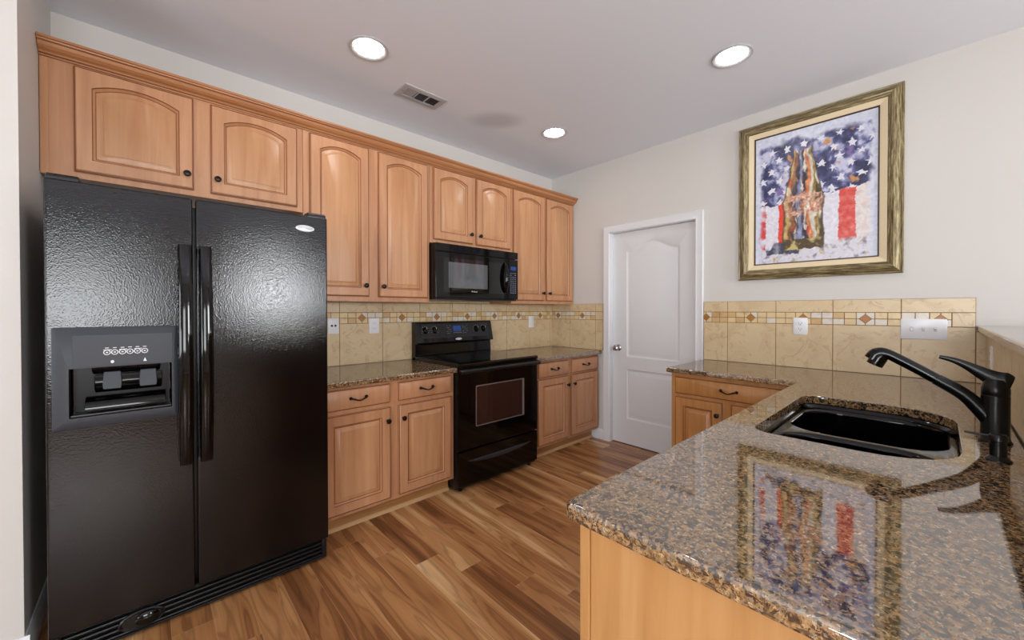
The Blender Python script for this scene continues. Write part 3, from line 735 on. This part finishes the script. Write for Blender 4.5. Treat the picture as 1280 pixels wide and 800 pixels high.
for xx in (FX0+.06, FX1-.06):
    f_ = MB().lathe([(.018, 0), (.018, .03)], (xx, -.66, 0), 'z', 14); shift(f_, FO).build('foot', 'black_satin', r)

# ------------------------------------------------------------------ range
X0, X1, RY = -1.716, -.930, -.655
r = thing('kitchen_range', 'black freestanding electric range with glass cooktop', 'range', ((X0+X1)/2, -.33, 0)); RO = r.location.copy()
shift(MB().box(X0+.003, X1-.003, RY+.028, -.012, .022, .862), RO).build('body', 'black_satin', r, .003)
ck = MB(); ck.prism([(-.07, .862), (RY+.002, .862), (RY-.006, .870), (RY-.006, .886), (RY+.004, .893), (-.07, .893)], X0, X1); shift(ck, RO).build('cooktop', 'glass_black', r, .002)
bgp = MB(); bgp.prism([(-.014, .862), (-.072, .8935), (-.072, .905), (-.068, .975), (-.068, .985), (-.104, .992), (-.106, 1.003), (-.072, 1.158), (-.062, 1.165), (-.014, 1.165)], X0+.004, X1-.004)
bgo = shift(bgp, RO).build('backguard', 'black_gloss', r, .003)
# slanted control face frame: origin at bottom, up vector
pb, pt = Vector((0, -.106, 1.003)), Vector((0, -.072, 1.158)); upv = (pt-pb).normalized(); nrm = Vector((0, -upv.z, upv.y)).normalized()
tilt = math.atan2(upv.y, upv.z)
def on_panel(x, s, d=0): return Vector((x, 0, 0)) + pb + upv*s + nrm*d
cp = MB(); 
cp.loops([[on_panel(x, s, .0002) for x, s in rrect(X0+.05, X1-.05, .03, .148, .01, 3)], [on_panel(x, s, .0016) for x, s in rrect(X0+.05, X1-.05, .03, .148, .01, 3)]], 0, False, True)
shift(cp, RO).build('control_fascia', 'black_satin', bgo)
lathe_prof = [(0, 0), (.027, 0), (.027, .003), (.0215, .005), (.0205, .021), (.0185, .0235), (0, .024)]
for kx in (-1.634, -1.546, -1.117, -1.036):
    k = MB().lathe(lathe_prof, (0, 0, 0), 'z', 24, 0, False)
    k.box(-.0045, .0045, -.0195, .0195, .018, .031)
    k.v = [tuple(on_panel(kx+p[0], .094+p[1], .0017+p[2])) for p in k.v]
    ko = shift(k, RO).build('knob', 'black_gloss', bgo, .0008, 1)
    mk = MB(); 
    for a_ in range(0, 9):
        an = math.radians(-30+a_*30); c_, s__ = math.cos(an), math.sin(an)
        q = [on_panel(kx+rr*c_+tt*-s__, .094+rr*s__+tt*c_, .0019) for rr, tt in ((.031, -.001), (.036, -.001), (.036, .001), (.031, .001))]; mk.add(q, [(0, 1, 2, 3)])
    tag(shift(mk, RO).build('dial_marks', 'icon', bgo), 'white dial marks'); mk = MB()
    mk.add([on_panel(kx+dx, .094+dz, .0334) for dx, dz in ((-.0014, .004), (.0014, .004), (.0014, .019), (-.0014, .019))], [(0, 1, 2, 3)])
    tag(shift(mk, RO).build('pointer_line', 'icon', bgo), 'white pointer line')
ds = MB(); ds.add([on_panel(x, s, .0022) for x, s in ((-1.362, .082), (-1.282, .082), (-1.282, .128), (-1.362, .128))], [(0, 1, 2, 3)]); tag(shift(ds, RO).build('clock_display', 'display', bgo), 'small blue clock display')
for bx_, st_ in ((-1.424, .014), (-1.262, .02)):
    ky = MB()
    for i in range(3):
        for j in range(5):
            if (i+j) % 3 == 2: continue
            ky.add([on_panel(bx_+st_*i+dx, .062+.016*j+dz, .0022) for dx, dz in ((0, 0), (.009, 0), (.009, .0045), (0, .0045))], [(0, 1, 2, 3)])
    tag(shift(ky, RO).build('keypad', 'key', bgo), 'pale printed touch keys')
ky = MB()
for i in range(5): ky.add([on_panel(-1.36+.017*i+dx, .066+dz, .0022) for dx, dz in ((0, 0), (.009, 0), (.009, .006), (0, .006))], [(0, 1, 2, 3)])
tag(shift(ky, RO).build('keypad', 'key', bgo), 'row of pale touch keys')
bd = MB(); E1 = ellipse(-1.318, .014, .032, .0095); bd.loops([[on_panel(x, s, .0001) for x, s in E1], [on_panel(x, s, .003) for x, s in E1]], 0, False, True)
tag(shift(bd, RO).build('badge', 'badge', bgo), 'small silver oval badge')
text('badge_lettering', 'Whirlpool', .0115, 'badge_text', bgo, on_panel(-1.318, .014, .0032)-RO, (PI/2+tilt*-1, 0, 0), .0002)
# oven door with window
dz0, dz1 = .292, .855
od = MB(); WX0, WX1, WZ0, WZ1 = -1.566, -1.083, .437, .727
od.box(X0+.003, X1-.003, RY, RY+.026, dz0, dz1)
odo = shift(od, RO).build('oven_door', 'black_gloss', r, .004)
wb = MB(); A = rrect(WX0, WX1, WZ0, WZ1, .008, 3); B_ = rrect(WX0+.008, WX1-.022, WZ0+.008, WZ1-.008, .006, 3)
wb.loops([[(x, RY-.0004, z) for x, z in A], [(x, RY-.0014, z) for x, z in A], [(x, RY-.0014, z) for x, z in B_], [(x, RY-.0006, z) for x, z in B_]], 0)
shift(wb, RO).build('window_border', 'oven_trim', odo)
wb = MB(); wb.add([(x, RY-.0008, z) for x, z in B_], [tuple(range(len(B_)))]); tag(shift(wb, RO).build('oven_window', 'window_brown', odo), 'dark brown oven window')
hb = MB(); hb.prism([(RY-.001, .853), (RY-.012, .857), (RY-.034, .852), (RY-.041, .843), (RY-.040, .829), (RY-.030, .822), (RY-.022, .828), (RY-.018, .838), (RY-.001, .836)], X0+.002, X1-.002)
tag(shift(hb, RO).build('door_handle', 'black_satin', odo, .004, 2, bang=25), 'full-width black door handle')
dw = MB(); dw.box(X0+.003, X1-.003, RY, RY+.026, .045, .283); dwo = shift(dw, RO).build('storage_drawer', 'black_gloss', r, .005)
lp = MB(); L0 = []; L1 = []; L2 = []
for k in range(25):
    u = k/24; x = -1.640+.632*u; d = math.sin(PI*u)**.7
    L0.append((x, RY-.0005, .212)); L1.append((x, RY-.0005-.010*d, .212-.004*d)); L2.append((x, RY-.0005, .212-.034*d))
lp.loops([L0, L1, L2], 0, False, False, False); tag(shift(lp, RO).build('drawer_pull', 'oven_trim_dark' if 'oven_trim_dark' in MAT else 'charcoal', dwo), 'curved lip pull')
for xx in (X0+.05, X1-.05):
    for yy in (RY+.05, -.08): shift(MB().lathe([(.016, 0), (.016, .008), (.01, .01), (.01, .024)], (xx, yy, 0), 'z', 14), RO).build('foot', 'black_satin', r)

# ------------------------------------------------------------------ microwave
X0, X1, MY, MZ0, MZ1 = -1.7205, -.888, -.385, 1.338, 1.756
r = thing('microwave_oven', 'black over-the-range microwave hung under the short cabinet', 'microwave', ((X0+X1)/2, -.2, MZ0)); MO = r.location.copy()
shift(MB().box(X0+.006, X1-.006, MY+.03, -.012, MZ0+.008, MZ1+.004), MO).build('body', 'black_satin', r, .003)
shift(MB().box(X0, X1, MY, MY+.029, 1.698, MZ1), MO).build('vent_panel', 'black_gloss', r, .003)
XD = -1.0
mdo = shift(MB().box(X0, XD, MY, MY+.029, MZ0+.014, 1.692), MO).build('door', 'black_gloss', r, .003)
A = rrect(-1.655, -1.03, 1.395, 1.652, .015, 4); B_ = rrect(-1.61, -1.232, 1.428, 1.622, .004, 4)
wb = MB(); wb.loops([[(x, MY-.0003, z) for x, z in A], [(x, MY-.001, z) for x, z in A], [(x, MY-.001, z) for x, z in B_]], 0); shift(wb, MO).build('window_surround', 'glass_black', mdo)
wb = MB(); wb.add([(x, MY-.0009, z) for x, z in B_], [tuple(range(len(B_)))]); tag(shift(wb, MO).build('window_mesh', 'mw_glass', mdo), 'grey viewing window')
hb = MB(); pts = [(-1.045, MY-.002-.034*math.sin(PI*k/16)**.6, 1.405+.252*k/16) for k in range(17)]; hb.tube(pts, [.010+.012*math.sin(PI*k/16)**.5 for k in range(17)], 12, 0, .6, (0, 1, 0)); tag(shift(hb, MO).build('handle', 'black_gloss', mdo), 'bowed black handle')
text('door_lettering', 'Whirlpool', .014, 'icon', mdo, Vector((-1.367, MY-.0012, 1.405))-MO, (PI/2, 0, 0))
cp_ = shift(MB().box(XD+.003, X1, MY, MY+.029, MZ0+.014, 1.692), MO).build('control_panel', 'black_gloss', r, .003)
ds = MB().box(-.978, -.912, MY-.0012, MY-.0002, 1.600, 1.632); tag(shift(ds, MO).build('clock_display', 'display', cp_), 'blue clock display')
ky = MB()
for j in range(11):
    for i in range(3):
        if j > 7 and i == 1 and j % 2: continue
        ky.box(-.980+.026*i, -.980+.026*i+.015, MY-.0011, MY-.0002, 1.404+.0168*j, 1.404+.0168*j+.006)
tag(shift(ky, MO).build('keypad', 'key', cp_), 'pale printed keys')
shift(MB().box(X0+.01, X1-.01, MY+.012, -.03, MZ0, MZ0+.012), MO).build('bottom_pan', 'black_satin', r, .003)
shift(MB().box(-1.36, -1.14, -.34, -.2, MZ0-.004, MZ0+.001), MO).build('task_lamp_cover', 'charcoal', r, .001, 1)

# ------------------------------------------------------------------ sink
r = thing('kitchen_sink', 'black undermount double-bowl kitchen sink set in the granite peninsula', 'sink', (-1.416, -2.659, .64)); SO = r.location.copy()
ZR = CT-CTH-.001
def bowl(b, x0, x1, y0, y1, zt, zb):
    prof = [(-.004, 0, .075), (.004, -.001, .07), (.012, -.006, .066), (.017, -.018, .062), (.03, -.17, .05), (.045, -.19, .045), (.08, -.198, .04)]
    L = []
    for ins, dz, rad in prof:
        L.append([(x, y, zt+dz) for x, y in rrect(x0+ins, x1-ins, y0+ins, y1-ins, rad, 6)])
    b.loops(L, 0, False, True); return L[0]
def rim(b, outer, inners, z):
    pass
sk = MB(); xm = -1.500
yA, yB = -2.905, -2.413
# flange under the stone, then the two bowls
bm = bmesh.new()
def vr(P, z): return [bm.verts.new((x-SO.x, y-SO.y, z-SO.z)) for x, y in P]
def stp(A, B):
    for i in range(len(A)): bm.faces.new((A[i], A[(i+1) % len(A)], B[(i+1) % len(A)], B[i]))
zt = ZR
R0 = vr(rrect2(-1.842, -.992, yA-.012, yB+.012, .22, .09), zt); R1 = vr(rrect2(-1.82, -1.012, -2.896, -2.422, .196, .065), zt)
stp(R0, R1)
R2 = vr(rrect2(-1.814, -1.018, -2.890, -2.428, .19, .06), zt-.004); stp(R1, R2)
zl = zt-.016
R3 = vr(rrect2(-1.808, -1.024, -2.884, -2.434, .185, .055), zl); stp(R2, R3)
inn = []
for x0_, x1_ in ((xm+.009, -1.031), (-1.801, xm-.009)):
    prof = [(0, 0, .125), (.004, -.0015, .122), (.009, -.006, .118), (.013, -.016, .113), (.024, -.15, .095), (.036, -.172, .08), (.07, -.18, .05)]
    prev = None
    for ins, dz, rad in prof:
        cur = vr(rrect(x0_+ins, x1_-ins, -2.874+ins, -2.444-ins, rad), zl+dz)
        if prev: stp(prev, cur)
        else: inn.append(cur)
        prev = cur
    bm.faces.new(prev)
ed = []
for rg in [R3]+inn:
    for i in range(len(rg)):
        a, c = rg[i], rg[(i+1) % len(rg)]; ed.append(bm.edges.get((a, c)) or bm.edges.new((a, c)))
bmesh.ops.triangle_fill(bm, use_beauty=True, use_dissolve=False, edges=ed)
bmesh.ops.recalc_face_normals(bm, faces=bm.faces)
me = bpy.data.meshes.new('basin'); bm.to_mesh(me); bm.free(); me.materials.append(MAT['sink_black'])
me.polygons.foreach_set('use_smooth', [True]*len(me.polygons)); me.set_sharp_from_angle(angle=math.radians(50))
bo = bpy.data.objects.new('basin', me); C.objects.link(bo); bo.parent = r; weighted(bo)
for cx in (-1.256, -1.66):
    d = MB().lathe([(.042, 0), (.045, .002), (.038, .004), (.030, .001), (0, -.002)], (cx, -2.66, zl-.180), 'z', 24, 0, False); shift(d, SO).build('drain', 'chrome', r)

# ------------------------------------------------------------------ faucet and soap dispenser
r = thing('faucet', 'matte black single-lever kitchen faucet arching over the sink', 'faucet', (-1.42, -2.957, CT)); O = r.location.copy()
b = MB().lathe([(0, 0), (.034, 0), (.034, .004), (.030, .010), (.0285, .02), (.0285, .135), (.0285, .137), (.0275, .139), (.0285, .141), (.0285, .158), (.026, .170), (.020, .178), (0, .18)], (0, 0, 0), 'z', 32, 0, False); b.build('body', 'black_matte', r)
def cr(P, n=8):
    out = []
    for i in range(len(P)-1):
        p0, p1, p2, p3 = [Vector(P[max(0, min(len(P)-1, j))]) for j in (i-1, i, i+1, i+2)]
        for k in range(n):
            t = k/n; out.append(.5*((2*p1)+(p2-p0)*t+(2*p0-5*p1+4*p2-p3)*t*t+(3*p1-p0-3*p2+p3)*t**3))
    out.append(Vector(P[-1])); return out
sp = cr([(0, .008, .062), (0, .030, .095), (0, .062, .133), (0, .118, .172)]); b = MB().tube(sp, [.0225-.005*(i/len(sp)) for i in range(len(sp))], 16, 0, 1, (1, 0, 0)); b.build('spout', 'black_matte', r)
P0, P1 = Vector(sp[-1]), None
b = MB().tube([(0, .117, .1713), (0, .123, .1755)], .0155, 16, 0, 1, (1, 0, 0)); b.build('spout_collar', 'black_gloss', r)
wp = cr([(0, .121, .174), (0, .16, .2), (0, .195, .222), (0, .222, .238), (0, .243, .244), (0, .258, .238), (0, .267, .222)])
b = MB().tube(wp, [.0165+.0065*max(0, (i/(len(wp)-1)-.45)/.55) for i in range(len(wp))], 16, 0, 1, (1, 0, 0))
b.tube([(0, .243, .240), (0, .250, .228), (0, .262, .203)], [.019, .0225, .0225], 16, 0, 1, (1, 0, 0))
tag(b.build('pull_out_spray_head', 'black_gloss', r), 'glossy black pull-out spray head')
hp = cr([(0, -.030, .176), (0, -.004, .184), (0, .022, .199), (0, .05, .218), (0, .08, .234), (0, .112, .243)])
hr = [.012+.022*(1-i/(len(hp)-1))**1.2*min(1, .4+i*.12) for i in range(len(hp))]; hr = [max(.0035, h_*(1-.55*i/len(hp))) for i, h_ in enumerate(hr)]
b = MB().tube(hp, hr, 14, 0, .55, (1, 0, 0)); b.tube([(0, 0, .17), (0, 0, .186)], [.026, .021], 20)
b.build('lever_handle', 'black_matte', r)
r = thing('soap_dispenser', 'small matte black soap pump standing in front of the faucet', 'soap dispenser', (-1.64, -2.949, CT))
MB().lathe([(0, 0), (.024, 0), (.024, .003), (.019, .008), (.0155, .012), (.0155, .043), (0, .043)], (0, 0, 0), 'z', 24, 0, False).build('body', 'black_matte', r)
b = MB().lathe([(0, .043), (.0135, .043), (.0135, .049), (.017, .051), (.017, .063), (.014, .068), (0, .069)], (0, 0, 0), 'z', 24, 0, False)
b.build('pump_head', 'black_matte', r)
MB().tube([(0, .010, .061), (0, .04, .062), (0, .058, .0625)], [.0035, .003, .0028], 10, 0, 1, (1, 0, 0)).build('nozzle', 'black_matte', r)

# ------------------------------------------------------------------ outlets and switches (local: face towards -y)
def plate_thing(name, label, cat, loc, rz, wd, hh, kind):
    r = thing(name, label, cat, loc, rz)
    b = MB(); b.loops([[(x, 0, z) for x, z in rrect(-wd/2, wd/2, -hh/2, hh/2, .004, 2)], [(x, -.003, z) for x, z in rrect(-wd/2, wd/2, -hh/2, hh/2, .004, 2)], [(x, -.006, z) for x, z in rrect(-wd/2+.004, wd/2-.004, -hh/2+.004, hh/2-.004, .003, 2)]], 0, True, True)
    po = b.build('cover_plate', 'plate', r)
    if kind == 'duplex':
        for sz in (-.0195, .0195):
            s = MB(); s.loops([[(x, -.0061, z+sz) for x, z in rrect(-.0165, .0165, -.014, .014, .008, 3)], [(x, -.008, z+sz) for x, z in rrect(-.016, .016, -.0135, .0135, .008, 3)]], 0, False, True); so = s.build('socket', 'plate', r)
            q = MB(); q.box(-.008, -.006, -.0086, -.0079, sz-.002, sz+.007); q.box(.006, .008, -.0086, -.0079, sz-.002, sz+.006); q.prism(ellipse(0, sz-.007, .0026, .0026, 10), -.0086, -.0079, 0, 'y'); tag(q.build('slots', 'slot', so), 'dark slots')
    elif kind == 'toggle':
        for k in (-1, 0, 1):
            s = MB(); s.box(.046*k-.006, .046*k+.006, -.0068, -.0055, -.0125, .0125); so = s.build('toggle_shadow_surround', 'metal_vent', r)  # grey colour stands in for the small shadows around each toggle
            up_ = -1 if k == -1 else 1
            q = MB(); q.loops([[(.046*k+x, -.006, z) for x, z in rrect(-.0042, .0042, -.007, .007, .001, 1)], [(.046*k+x, -.017, z+up_*.007) for x, z in rrect(-.0036, .0036, -.004, .004, .001, 1)]], 0, False, True); q.build('toggle', 'plate', so)
            for zz in (-.035, .035): pass
    elif kind == 'rocker':
        s = MB(); s.prism([(-.0055, -.033), (-.0075, -.033), (-.0065, 0), (-.0105, .033), (-.0055, .033)], -.0165, .0165); s.build('rocker', 'plate', r)
    elif kind == 'jacks':
        for xx in (-.011, .013):
            s = MB().lathe([(0, 0), (.0075, 0), (.0075, .003), (.004, .005), (0, .005)], (xx, -.006, .002), '-y', 16, 0, False); tag(s.build('jack', 'slot', r), 'dark round jack')
    return r
plate_thing('wall_outlet', 'white duplex outlet on the tile left of the range', 'outlet', (-2.023, -.0100, 1.144), 0, .078, .114, 'duplex')
plate_thing('jack_plate', 'white jack plate with two dark holes half behind the refrigerator', 'outlet', (-2.319, -.0100, 1.150), 0, .076, .110, 'jacks')
plate_thing('light_switch', 'white rocker switch on the corner tile right of the range', 'switch', (-.331, -.0100, 1.139), 0, .078, .118, 'rocker')
plate_thing('wall_outlet', 'white duplex outlet on the tile under the painting', 'outlet', (-.0088, -2.217, 1.149), -PI/2, .080, .115, 'duplex')
plate_thing('light_switch', 'wide white triple toggle switch plate behind the faucet', 'switch', (-.0088, -2.785, 1.149), -PI/2, .182, .116, 'toggle')
plate_thing('wall_outlet', 'white outlet seen edge-on on the half wall below the bar top', 'outlet', (-.36, PW-.0003, 1.035), PI, .076, .108, 'duplex')

# ------------------------------------------------------------------ framed painting (local: face towards -y, x to the right)
r = thing('framed_painting', 'large gilt framed painting of a bottle before stars and red stripes', 'painting', (-.002, -2.2735, 1.476), -PI/2)
Wd, Hd = .862, 1.110
def ring_profile(b, prof, mi_x=0, mi_z=1):
    for side in range(4):
        for (i0, y0), (i1, y1) in zip(prof[:-1], prof[1:]):
            def cn(i): return [(-Wd/2+i, i), (Wd/2-i, i), (Wd/2-i, Hd-i), (-Wd/2+i, Hd-i)]
            a, c = cn(i0), cn(i1); s, e = side, (side+1) % 4
            b.add([(a[s][0], -y0, a[s][1]), (a[e][0], -y0, a[e][1]), (c[e][0], -y1, c[e][1]), (c[s][0], -y1, c[s][1])], [(0, 1, 2, 3)], mi_x if side % 2 == 0 else mi_z)
b = MB(); ring_profile(b, [(0, 0), (0, .018), (.005, .026), (.012, .024), (.016, .030), (.030, .042), (.042, .046), (.052, .043), (.058, .036), (.064, .034), (.070, .028)])
b.build('frame', ['frame_x', 'frame_z'], r, recalc=False)
b = MB(); ring_profile(b, [(.069, .030), (.074, .030), (.100, .023), (.104, .022)], 0, 0); tag(b.build('liner', 'liner', r, recalc=False), 'cream liner')
b = MB(); ring_profile(b, [(.103, .025), (.107, .025), (.111, .016)], 0, 0); tag(b.build('fillet', 'fillet', r, recalc=False), 'thin brown inner edge')
def art_color(u, v):
    """u left to right, v bottom to top, both 0..1: a loose brushwork picture of a plain bottle on stripes"""
    fb = lambda x, y, o: mnoise.noise((x, y, o))+.5*mnoise.noise((2.1*x, 2.1*y, o+3))+.25*mnoise.noise((4.3*x, 4.3*y, o+7))
    q = fb(u*9, v*12, 50)*.016; q2 = fb(u*9, v*12, 60)*.016
    U, V = u+q+mnoise.noise((u*60, v*70, 9))*.006, v+q2+mnoise.noise((u*60, v*70, 19))*.006
    ns = lambda s, o=0, sy=None: mnoise.noise((U*s+o, V*(sy or s*1.3)+o*1.7, o))
    rgb = lambda *c: np.array(c, float)
    mix = lambda a, b, t: a+(b-a)*min(1, max(0, t))
    grain = ns(44, 41)*20 + ns(90, 43)*12
    white = rgb(222, 220, 230) + ns(30, 5)*14
    col = white
    band = .452 + .075*(U-.2)*(1 if U > .5 else .3)
    if V < band:                      # stripes
        if U < .1: col = mix(rgb(204, 70, 74), white, ns(12, 4)*2.2+.3)
        elif U < .215: col = white
        elif U < .30: col = rgb(224, 74, 54)
        elif U < .715: col = white
        elif U < .845: col = mix(rgb(212, 80, 72), rgb(226, 140, 130), ns(20, 2)+.15)
        else: col = mix(rgb(224, 216, 214), rgb(214, 190, 180), ns(16, 6)*1.4)
    else:
        n = fb(U*6, V*8, 1)+.5*fb(U*20, V*24, 2)
        col = mix(mix(rgb(50, 52, 86), rgb(98, 102, 150), n*1.3+.6), rgb(196, 198, 220), n*1.9-.12)
        k = fb(U*8, V*10, 21)
        col = mix(col, rgb(196, 140, 92), (k-.42)*5); col = mix(col, rgb(128, 108, 160), (-k-.40)*4)
        for i in range(7):
            for j in range(6):
                cx = .075+.148*i+(.07 if j % 2 else 0)+.012*math.sin(i*7+j*3); cy = .475+.08*j+.022*(i > 3)+.01*math.sin(i*5+j)
                if .33 < cx < .56 and cy < .86: continue
                dx, dy = (U-cx)*.632, (V-cy)*.895; rr = math.hypot(dx, dy)
                if rr < .029:
                    an = (math.atan2(dx, dy)+.2*math.sin(i*3+j)) % (2*PI/5); an = min(an, 2*PI/5-an)
                    lim = .0265/(math.cos(an)+math.sin(an)*2.4)
                    if rr < lim: col = rgb(222, 222, 232)
    # ground and edges: pale washes
    g = .145+.05*fb(U*6, V*6, 7)-V
    if g > 0:
        wsh = mix(rgb(214, 212, 222), rgb(132, 126, 140), fb(U*16, V*26, 15)*1.6-.25); wsh = mix(wsh, rgb(196, 172, 124), fb(U*20, V*30, 25)*2-.6)
        dk = mix(rgb(64, 66, 88), rgb(150, 148, 164), fb(U*18, V*14, 13)*1.4+.2)
        t = 1 if (.1 < U < .40 and V > .06) else 0
        col = mix(col, mix(wsh, dk, t), g*40)
    ed = min(u-.03, .965-u, (.95-v)*.8)+.035*fb(u*7, v*9, 18)
    col = mix(rgb(208, 212, 228)+ns(24, 7)*14, col, ed*28)
    # plain bottle with round shoulders
    cx = .43; t = V
    if .09 < t < .84:
        if t > .80: hw = .085
        elif t > .46: s_ = (t-.46)/.34; hw = .182-.098*s_**.85
        elif t > .2: hw = .182-.012*math.sin((t-.2)/.26*PI)
        else: hw = .182-.015*((.2-t)/.11)**2
        du = (u+q*.6-cx)/hw
        if abs(du) < 1:
            pal = [(112, 86, 54), (190, 164, 104), (140, 92, 60), (70, 60, 66), (132, 138, 172), (60, 54, 66), (200, 124, 76), (212, 204, 190), (150, 124, 74), (82, 66, 44)]
            sft = (du+1)*4.999+fb(u*5, v*5, 30)*1.6; k0 = max(0, min(9, int(sft))); k1 = min(9, k0+1)
            b_ = mix(rgb(*pal[k0]), rgb(*pal[k1]), (sft-k0)*3-1) + fb(U*24, V*16, 31)*40
            b_ = mix(b_, rgb(228, 222, 204), fb(U*26, V*10, 33)*2.4-.35); b_ = mix(b_, rgb(190, 70, 52), fb(U*16, V*9, 36)*2.2-.8)
            if .35 < t < .52: b_ = mix(b_, rgb(206, 158, 136)+fb(U*44, V*60, 37)*60, fb(U*12, V*20, 35)*2+.55)
            if t < .17: b_ = mix(rgb(84, 68, 44), rgb(196, 180, 116), fb(U*10, V*16, 38)*2.2)
            b_ = mix(b_, rgb(70, 58, 46), (abs(du)-.88)*9)
            col = mix(b_, col, (abs(du)-.94)*10)
    return np.clip(col+grain*.6, 0, 255)
nu, nv = 200, 280; AW, AH = Wd-.222, Hd-.222
vv = [(-AW/2+AW*i/nu, -.017, .111+AH*j/nv) for j in range(nv+1) for i in range(nu+1)]
ff = [(j*(nu+1)+i, j*(nu+1)+i+1, (j+1)*(nu+1)+i+1, (j+1)*(nu+1)+i) for j in range(nv) for i in range(nu)]
me = bpy.data.meshes.new('canvas'); me.from_pydata(vv, [], ff); me.materials.append(MAT['canvas'])
cl = np.array([art_color(i/nu, j/nv) for j in range(nv+1) for i in range(nu+1)])/255
cl = np.where(cl <= .04045, cl/12.92, ((cl+.055)/1.055)**2.4); cl = np.hstack([cl, np.ones((len(cl), 1))]).astype(np.float32)
at = me.color_attributes.new('art', 'FLOAT_COLOR', 'POINT'); at.data.foreach_set('color', cl.ravel())
cv = bpy.data.objects.new('canvas', me); C.objects.link(cv); cv.parent = r
tag(cv, 'brightly painted canvas with a bottle, stars and stripes')
MB().box(-Wd/2+.02, Wd/2-.02, -.015, 0, .02, Hd-.02).build('backing_board', 'fillet', r)

# ------------------------------------------------------------------ ceiling fittings
def can_light(loc, label):
    r = thing('recessed_light', label, 'ceiling light', loc, 0, 'recessed ceiling lights')
    MB().lathe([(.086, 0), (.1, 0), (.102, -.004), (.098, -.007), (.088, -.006), (.080, -.001), (.079, -.0005)], (0, 0, 0), 'z', 40, 0, False).build('trim_ring', 'metal_vent', r)
    MB().lathe([(.076, -.0012), (.05, -.004), (0, -.0055)], (0, 0, 0), 'z', 40, 0, False).build('lens', 'lamp', r)
can_light((-2.376, -.756, CEIL), 'large looking round ceiling light nearest the refrigerator')
can_light((-.838, -2.057, CEIL), 'round ceiling light nearest the painting')
can_light((-.846, -.762, CEIL), 'smallest looking round ceiling light near the far corner')
r = thing('ceiling_vent', 'rectangular white louvred ceiling vent above the cabinets', 'vent', (-1.915, -.518, CEIL))
b = MB(); A = rrect(-.155, .155, -.08, .08, .003, 2); B_ = rrect(-.15, .15, -.075, .075, .003, 2); I_ = rrect(-.120, .120, -.045, .045, .002, 2)
b.loops([[(x, y, 0) for x, y in A], [(x, y, -.005) for x, y in A], [(x, y, -.008) for x, y in B_], [(x, y, -.008) for x, y in I_], [(x, y, -.001) for x, y in I_]], 0); b.build('frame', 'metal_vent', r)
b = MB(); b.add([(x, y, -.0012) for x, y in I_], [tuple(range(len(I_)))]); b.build('dark_duct', 'vent_dark', r)
b = MB()
for k in (-1, 1): b.box(.04*k-.004, .04*k+.004, -.045, .045, -.0075, -.002)
for k in range(6):
    for sgn in (-1, 1):
        x = sgn*(.052+.0125*k); b.add([(x, -.044, -.0076), (x, .044, -.0076), (x+sgn*.007, .044, -.0018), (x+sgn*.007, -.044, -.0018)], [(0, 1, 2, 3)])
for k in range(7):
    y = -.04+.0128*k; b.add([(-.036, y, -.0076), (.036, y, -.0076), (.036, y+.007, -.0018), (-.036, y+.007, -.0018)], [(0, 1, 2, 3)])
b.build('louvres', 'metal_vent', r, recalc=False)
b = MB()
for sx in (-1, 1): b.lathe([(.004, 0), (.004, .0015), (0, .002)], (sx*.137, 0, -.0098), 'z', 10, 0, False)
b.build('screws', 'chrome', r)
